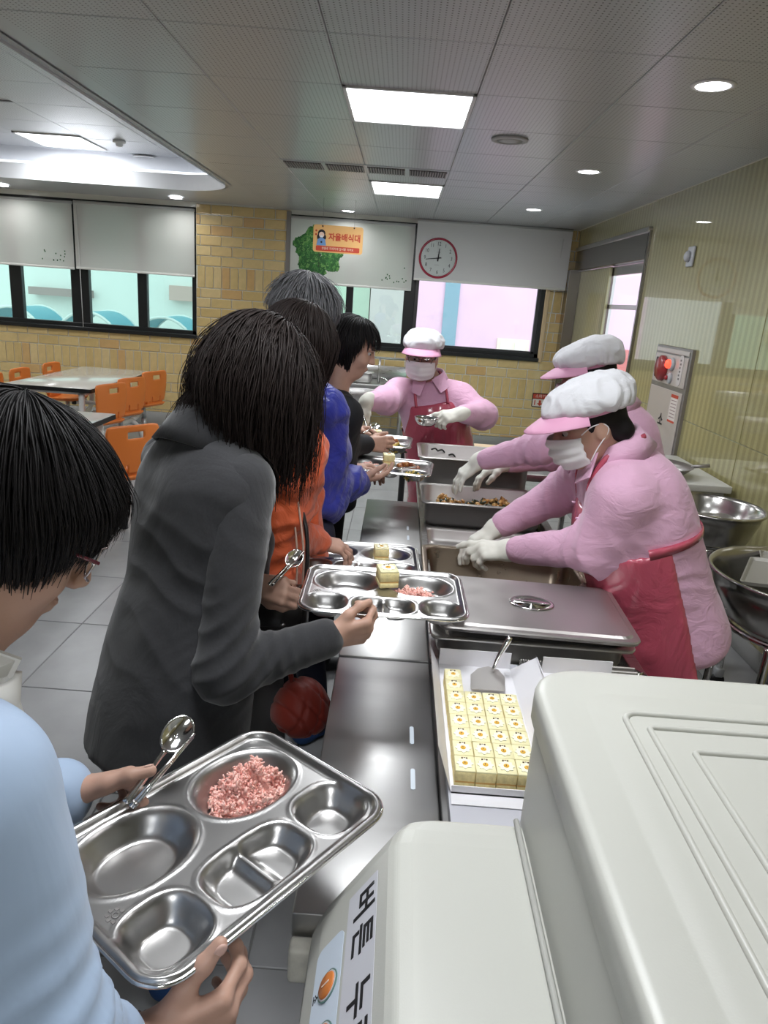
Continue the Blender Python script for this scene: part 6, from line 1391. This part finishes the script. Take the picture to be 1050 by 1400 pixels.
# ================================================================== trays, food and things in hands
TW, TD = .400, .286
def tray_mesh():
    nx, ny = 128, 92; u, v = np.meshgrid(np.linspace(-1, 1, nx + 1), np.linspace(-1, 1, ny + 1), indexing='ij'); hw, hh, r = TW/2, TD/2, .045
    X, Y = u*hw, v*hh; a = np.clip((np.abs(X) - (hw - r))/r, 0, None); b = np.clip((np.abs(Y) - (hh - r))/r, 0, None); m = (a > 0) & (b > 0)
    a2, b2 = a*np.sqrt(1 - b*b/2), b*np.sqrt(1 - a*a/2); X = np.where(m, np.sign(X)*(hw - r + r*a2), X); Y = np.where(m, np.sign(Y)*(hh - r + r*b2), Y)
    ss = lambda t: np.clip(t, 0, 1)**2*(3 - 2*np.clip(t, 0, 1)); Z = np.zeros_like(X)
    def well(q, depth, soft, w):
        nonlocal Z; Z = Z - depth*ss((1 - q)/soft) + .0016*np.exp(-((q - 1.03)/w)**2)
    def se(cx, cy, rx, ry, ex): return (np.abs((X - cx)/rx)**ex + np.abs((Y - cy)/ry)**ex)**(1/ex)
    well(se(-.091, .055, .085, .066, 2.15), .030, .42, .03); well(se(.091, .055, .085, .066, 2.15), .030, .42, .03)
    well(se(-.137, -.075, .051, .049, 2.7), .030, .50, .04); well(se(.137, -.075, .051, .049, 2.7), .030, .50, .04)
    q = se(0, -.076, .077, .046, 3.2); inner = np.clip(1 - np.exp(-(X/.010)**2)*.55, 0, 1); Z = Z - .024*ss((1 - q)/.32)*inner + .0016*np.exp(-((q - 1.03)/.04)**2)
    dx, dy = np.abs(X) - (hw - r), np.abs(Y) - (hh - r); dist = np.where((dx > 0) & (dy > 0), r - np.hypot(np.maximum(dx, 0), np.maximum(dy, 0)), np.minimum(hw - np.abs(X), hh - np.abs(Y)))
    Z = Z + .009*ss((.016 - dist)/.009) - .006*ss((.004 - dist)/.004)
    V = np.stack([X, Y, Z], -1).reshape(-1, 3); i = np.arange(nx)[:, None]*(ny + 1) + np.arange(ny)[None]; F = np.stack([i, i + ny + 1, i + ny + 2, i + 1], -1).reshape(-1, 4)
    me = np_mesh('tray_plate', V, F); me.materials.append(steel_tray)
    bd = [(x, y, .003) for (x, y) in rrect(TW, TD, r, 8)]; me2 = MB().tube(bd, .0030, 8, closed=True).mesh('rolled_rim'); me2.materials.append(chrome)
    return me, me2
TM1, TM2 = tray_mesh()
def tray(c, rz, label, tilt=(0, 0)):
    t = tag(empty('meal_tray', c, (tilt[0], tilt[1], rz)), label, 'meal tray', 'steel meal trays'); link('tray_plate', TM1, None, t); link('rolled_rim', TM2, None, t)
    em = MB()
    for k in range(8): a = k*math.pi/4; em.box((-.165 - .0 + .009*math.cos(a) - .0022, -.018 + .009*math.sin(a) - .0022, -.0002), (-.165 + .009*math.cos(a) + .0022, -.018 + .009*math.sin(a) + .0022, .0006))
    em.tube([(-.165 + .004*math.cos(k*.8), -.018 + .004*math.sin(k*.8), .0004) for k in range(8)], .0006, 4, closed=True)
    o = em.build('stamped_emblem', steel_dark, t, world=False); o['kind'] = 'stuff'
    bpy.context.view_layer.update(); return t
def on(t, x, y, z): return t.matrix_world@Vector((x, y, z))
def tray_cake(*a):
    c = cake(*a); c.scale = (1.32, 1.22, 1.25); return c
def rice(t, cx, cy, rx, ry, h, n, label, s=(.0020, .0034), seed=1):
    rg = np.random.default_rng(seed); o = on(t, cx, cy, -.028); r = tag(empty('rice_portion', o, t.rotation_euler), label, 'rice', 'pink rice portions'); P = []
    a = rg.uniform(0, 6.283, n); q = np.sqrt(rg.uniform(0, 1, n)); hh = h*(1 - q**2.2)*(.75 + .4*vnoise(np.c_[q*np.cos(a)*3.1 + seed, q*np.sin(a)*3.1, q*0]))
    hh += rg.uniform(-.2, .55, n)*h*(rg.uniform(0, 1, n) > .6); P = np.c_[rx*q*np.cos(a)*(1 + .12*np.sin(3*a + seed)), ry*q*np.sin(a)*(1 + .10*np.sin(4*a)), np.maximum(.003, hh*rg.uniform(.55, 1.05, n))]
    G = []
    for k in range(0, n, 9): G.append(P[k] + rg.normal(0, .0042, (22, 3))*A(1, 1, .8))
    G = np.concatenate(G); G[:, 2] = np.maximum(G[:, 2], .002); P = G
    blobs('rice_grains', mat('pink_rice', (.88, .43, .37), .38, sss=.1, var=.25, vscale=90, var_col=(.90, .58, .51)), r, P, *s, seed, elong=1.7, n=1)
    mb = MB().lathe([(rx*.85, 0), (rx*.75, h*.22), (rx*.45, h*.45), (0, h*.52)], 24, sy=ry/rx); mb.build('rice_core', mat('pink_rice_core', (.82, .40, .34), .5), r, world=False)
    return r
def food(t, cx, cy, r, cols, n, s, label, name='side_dish', h=.02, seed=1, el=1.6):
    rg = np.random.default_rng(seed); o = on(t, cx, cy, -.026); f = tag(empty(name, o, t.rotation_euler), label, 'food')
    for k, c in enumerate(cols):
        a = rg.uniform(0, 6.283, n); q = np.sqrt(rg.uniform(0, 1, n)); blobs('pieces', mat('food_%s_%d' % (name, k), c, .4, coat=.3), f, np.c_[r*q*np.cos(a), r*q*np.sin(a), h*(1 - q*q)*rg.uniform(.3, 1, n) + .003], *s, seed + k, elong=el)
    return f
def spoon_set(bowl_c, tail, nrm, label, chop=True):
    b, e, n = A(*bowl_c), A(*tail), nv(nrm); d = nv(e - b); x = np.cross(d, n); x = nv(x); n = np.cross(x, d)
    t = tag(empty('spoon', tuple(b)), label, 'spoon')
    V, F = [], []; nu, nvn = 20, 8
    for j in range(nvn + 1):
        q = j/nvn
        for i in range(nu):
            a = 2*math.pi*i/nu; V.append(b + d*(.030*q*math.cos(a)) + x*(.0205*q*math.sin(a)) - n*.0085*(1 - q*q))
    for j in range(nvn):
        for i in range(nu): F.append((j*nu + i, j*nu + (i + 1) % nu, (j + 1)*nu + (i + 1) % nu, (j + 1)*nu + i))
    o = MB().add(V, F, True).build('spoon_bowl', chrome, t); m = o.modifiers.new('s', 'SOLIDIFY'); m.thickness = .0012
    p0 = b + d*.029; pts = smoothpath([p0, p0 + d*.03 - n*.004, (p0 + e)/2 - n*.003, e], 5); w = np.interp(np.linspace(0, 1, len(pts)), [0, .15, .6, 1], [.0045, .0032, .0040, .0058]); V, F = [], []
    for p, ww in zip(pts, w): V += [p + x*ww, p + n*.0012, p - x*ww, p - n*.0012]
    for i in range(len(pts) - 1):
        for k in range(4): F.append((i*4 + k, i*4 + (k + 1) % 4, i*4 + 4 + (k + 1) % 4, i*4 + 4 + k))
    F += [(3, 2, 1, 0), tuple((len(pts) - 1)*4 + k for k in range(4))]; MB().add(V, F, True).build('handle', chrome, t)
    return t
def chopstick(a, b, label, r0=.0019, r1=.0030):
    a, b = A(*a), A(*b); t = tag(empty('chopstick', tuple(a)), label, 'chopstick', 'steel chopsticks'); MB().tube([a, a + (b - a)*.5, b], [r0, (r0 + r1)/2, r1], 8).build('shaft', chrome, t)
    MB().tube([a + (b - a)*.93, a + (b - a)*.97], r1*1.12, 8).build('end_band', steel, t)

# tray of the woman in pale blue
tN = tray((-.194, .788, .950), math.atan2(.80, .598), 'steel tray holding only pink rice, in pale blue sleeves', (0, 0))
rice(tN, .094, .046, .060, .050, .046, 950, 'mound of pink rice alone on its tray', s=(.0019, .0034), seed=3)
# tray of the woman in the suit jacket
tG = tray((.005, 1.640, .952), R_(.5), 'steel tray with one cake and pink rice above the counter', (R_(.6), R_(0)))
rice(tG, .078, .040, .050, .030, .022, 420, 'pink rice beside the cake on the suited woman\'s tray', s=(.0022, .0036), seed=5)
cpos = on(tG, .006, .046, .003); tray_cake(cpos, R_(14), 'cake square standing between the ovals of the suited woman\'s tray', 'cakes on meal trays')
# tray of the woman in orange, standing on the shelf
tO = tray((-.085, 2.235, .815), R_(2), 'steel tray set down on the shelf before the orange jacket')
tray_cake(on(tO, .075, .062, -.020), R_(8), 'cake square on the tray before the orange jacket', 'cakes on meal trays')
# tray of the grey-haired person
cB = atz(527, 637, .965); tB = tray((cB[0], cB[1], .965), R_(-6), 'steel tray with rice, cake and chicken held by blue sleeves', (0, R_(0)))
rice(tB, -.080, .045, .050, .036, .024, 260, 'pink rice on the tray held by blue sleeves', s=(.003, .005), seed=7)
tray_cake(on(tB, .006, .058, -.004), R_(6), 'cake square on the tray held by blue sleeves', 'cakes on meal trays')
fried = [(.30, .10, .025), (.36, .15, .04), (.22, .06, .02)]; veg = [(.62, .44, .10), (.05, .07, .02), (.70, .50, .12)]
food(tB, .092, .052, .052, fried, 16, (.010, .018), 'brown fried chicken on the tray held by blue sleeves', 'fried_chicken', .035, 2, 1.2)
food(tB, .128, -.070, .036, veg, 26, (.004, .009), 'yellow and green sprouts on the tray held by blue sleeves', 'bean_sprouts', .03, 3, 2.6)
p0, p1 = on(tB, .13, -.06, .02), on(tB, -.05, -.13, .004); chopstick(p0, p1, 'steel chopsticks lying across the tray held by blue sleeves'); chopstick(A(*p0) + A(.006, .012, .001), A(*p1) + A(.004, .010, .001), 'steel chopsticks lying across the tray held by blue sleeves')
# tray of the woman in black
cK = atz(507, 602, .99); tK = tray((cK[0], cK[1], .99), R_(-4), 'steel tray with soup being ladled, held by black sleeves')
rice(tK, -.085, .035, .046, .034, .022, 200, 'pink rice on the tray held by black sleeves', s=(.003, .005), seed=9)
tray_cake(on(tK, .02, .056, -.004), R_(5), 'cake square on the tray held by black sleeves', 'cakes on meal trays')
food(tK, .092, .052, .046, fried, 12, (.010, .018), 'brown fried chicken on the tray held by black sleeves', 'fried_chicken', .03, 5, 1.2)
food(tK, .130, -.070, .036, veg, 26, (.004, .009), 'dark green sprouts on the tray held by black sleeves', 'bean_sprouts', .03, 6, 2.6)

# cutlery in hands
sN = aty(243, 1003, .895); tailN = aty(172, 1098, .80); spoon_set(sN, tailN, (.25, -.75, .6), 'steel spoon held with chopsticks in the pale blue sleeve')
for k in range(2): chopstick(aty(266 - 2*k, 1003 + 5*k, .90), aty(178 + 3*k, 1103 + 2*k, .795), 'steel chopsticks beside the spoon over the pale blue sleeve')
sG = aty(403, 763, 1.70); spoon_set(sG, aty(368, 800, 1.62), (.2, -.8, .55), 'steel spoon in the hand before the orange jacket')
chopstick(aty(416, 754, 1.70), aty(372, 801, 1.62), 'steel chopsticks beside the spoon before the orange jacket')
sK = aty(513, 582, 3.22); spoon_set(sK, aty(497, 592, 3.12), (.1, -.8, .55), 'steel spoon standing up from the black-sleeved hand')

# ladle of the far worker and the bowl in her other hand
t = tag(empty('soup_ladle', tuple(aty(498, 590, 3.30))), 'steel ladle of dark soup held by the worker in glasses', 'ladle')
lp = [aty(481, 549, 3.44), aty(492, 560, 3.42), aty(499, 575, 3.40), aty(502, 590, 3.38)]; MB().tube(smoothpath(lp, 5), .0065, 8).build('handle', chrome, t)
lc = aty(506, 597, 3.40); mb = bowl_mesh(.046, .036); mb.v = [(x + lc[0], y + lc[1], z + lc[2] - .018) for (x, y, z) in mb.v]; mb.build('ladle_cup', steel_dark, t)
MB().lathe([(.043, lc[2] + .012), (.02, lc[2] + .013), (0, lc[2] + .013)], 20, (lc[0], lc[1], 0)).build('soup', mat('dark_soup', (.025, .014, .008), .15), t)
bc = aty(583, 577, 3.50); bowl((bc[0], bc[1], bc[2] - .02), .060, .042, 'small shiny steel bowl held by the worker in glasses')

# bags beside the queue
qb = mat('red_quilted', (.33, .035, .02), .55, sheen=.2)
c = aty(412, 962, 1.80); t = tag(empty('quilted_bag', tuple(c)), 'soft red quilted bag hanging below the orange jacket', 'bag')
V, F = field_mesh([E(c, (.075, .085, .075), None, .03), E(c + A(0, 0, -.03), (.085, .095, .05), None, .04)], .006); V = relax(V, F, 2); N = vnormals(V, F); q = V - c; d = -.006*np.exp(-(np.sin((q[:, 0] + q[:, 1] + q[:, 2])*38)/.25)**2) - .006*np.exp(-(np.sin((q[:, 0] + q[:, 1] - q[:, 2])*38)/.25)**2); obj_vf('bag_body', V + N*d[:, None], F, qb, t)
MB().tube(smoothpath([c + A(-.03, 0, .07), c + A(-.06, .02, .22), c + A(-.09, .06, .36)], 6), .008, 6).build('strap', qb, t)
c = aty(372, 842, 1.83); t = tag(empty('handbag', tuple(c)), 'black leather handbag half hidden by the suit sleeve', 'bag'); lea = mat('black_leather', (.012, .010, .010), .35, coat=.3)
V, F = loft([[(c[0] + x, c[1] + y, c[2] + z) for (x, y, z) in rl(.20, .06 + w_, .02, z)] for (z, w_) in ((-.07, 0), (-.06, .02), (0, .03), (.05, .01), (.07, -.01))], True, True); MB().add(V, F, True).build('bag_body', lea, t)
MB().rbox((c[0] - .09, c[1] - .055, c[2] - .01), (c[0] + .09, c[1] - .045, c[2] + .06), .004, 1).build('flap', lea, t); MB().lathe([(0, -.004), (.007, -.003), (.007, .003), (0, .004)], 12, (c[0] + .04, c[1] - .058, c[2] + .005)).build('clasp', steel, t)
MB().tube(smoothpath([c + A(.09, 0, .06), c + A(.08, .05, .25), c + A(.0, .12, .42)], 6), .006, 6).build('strap', lea, t)
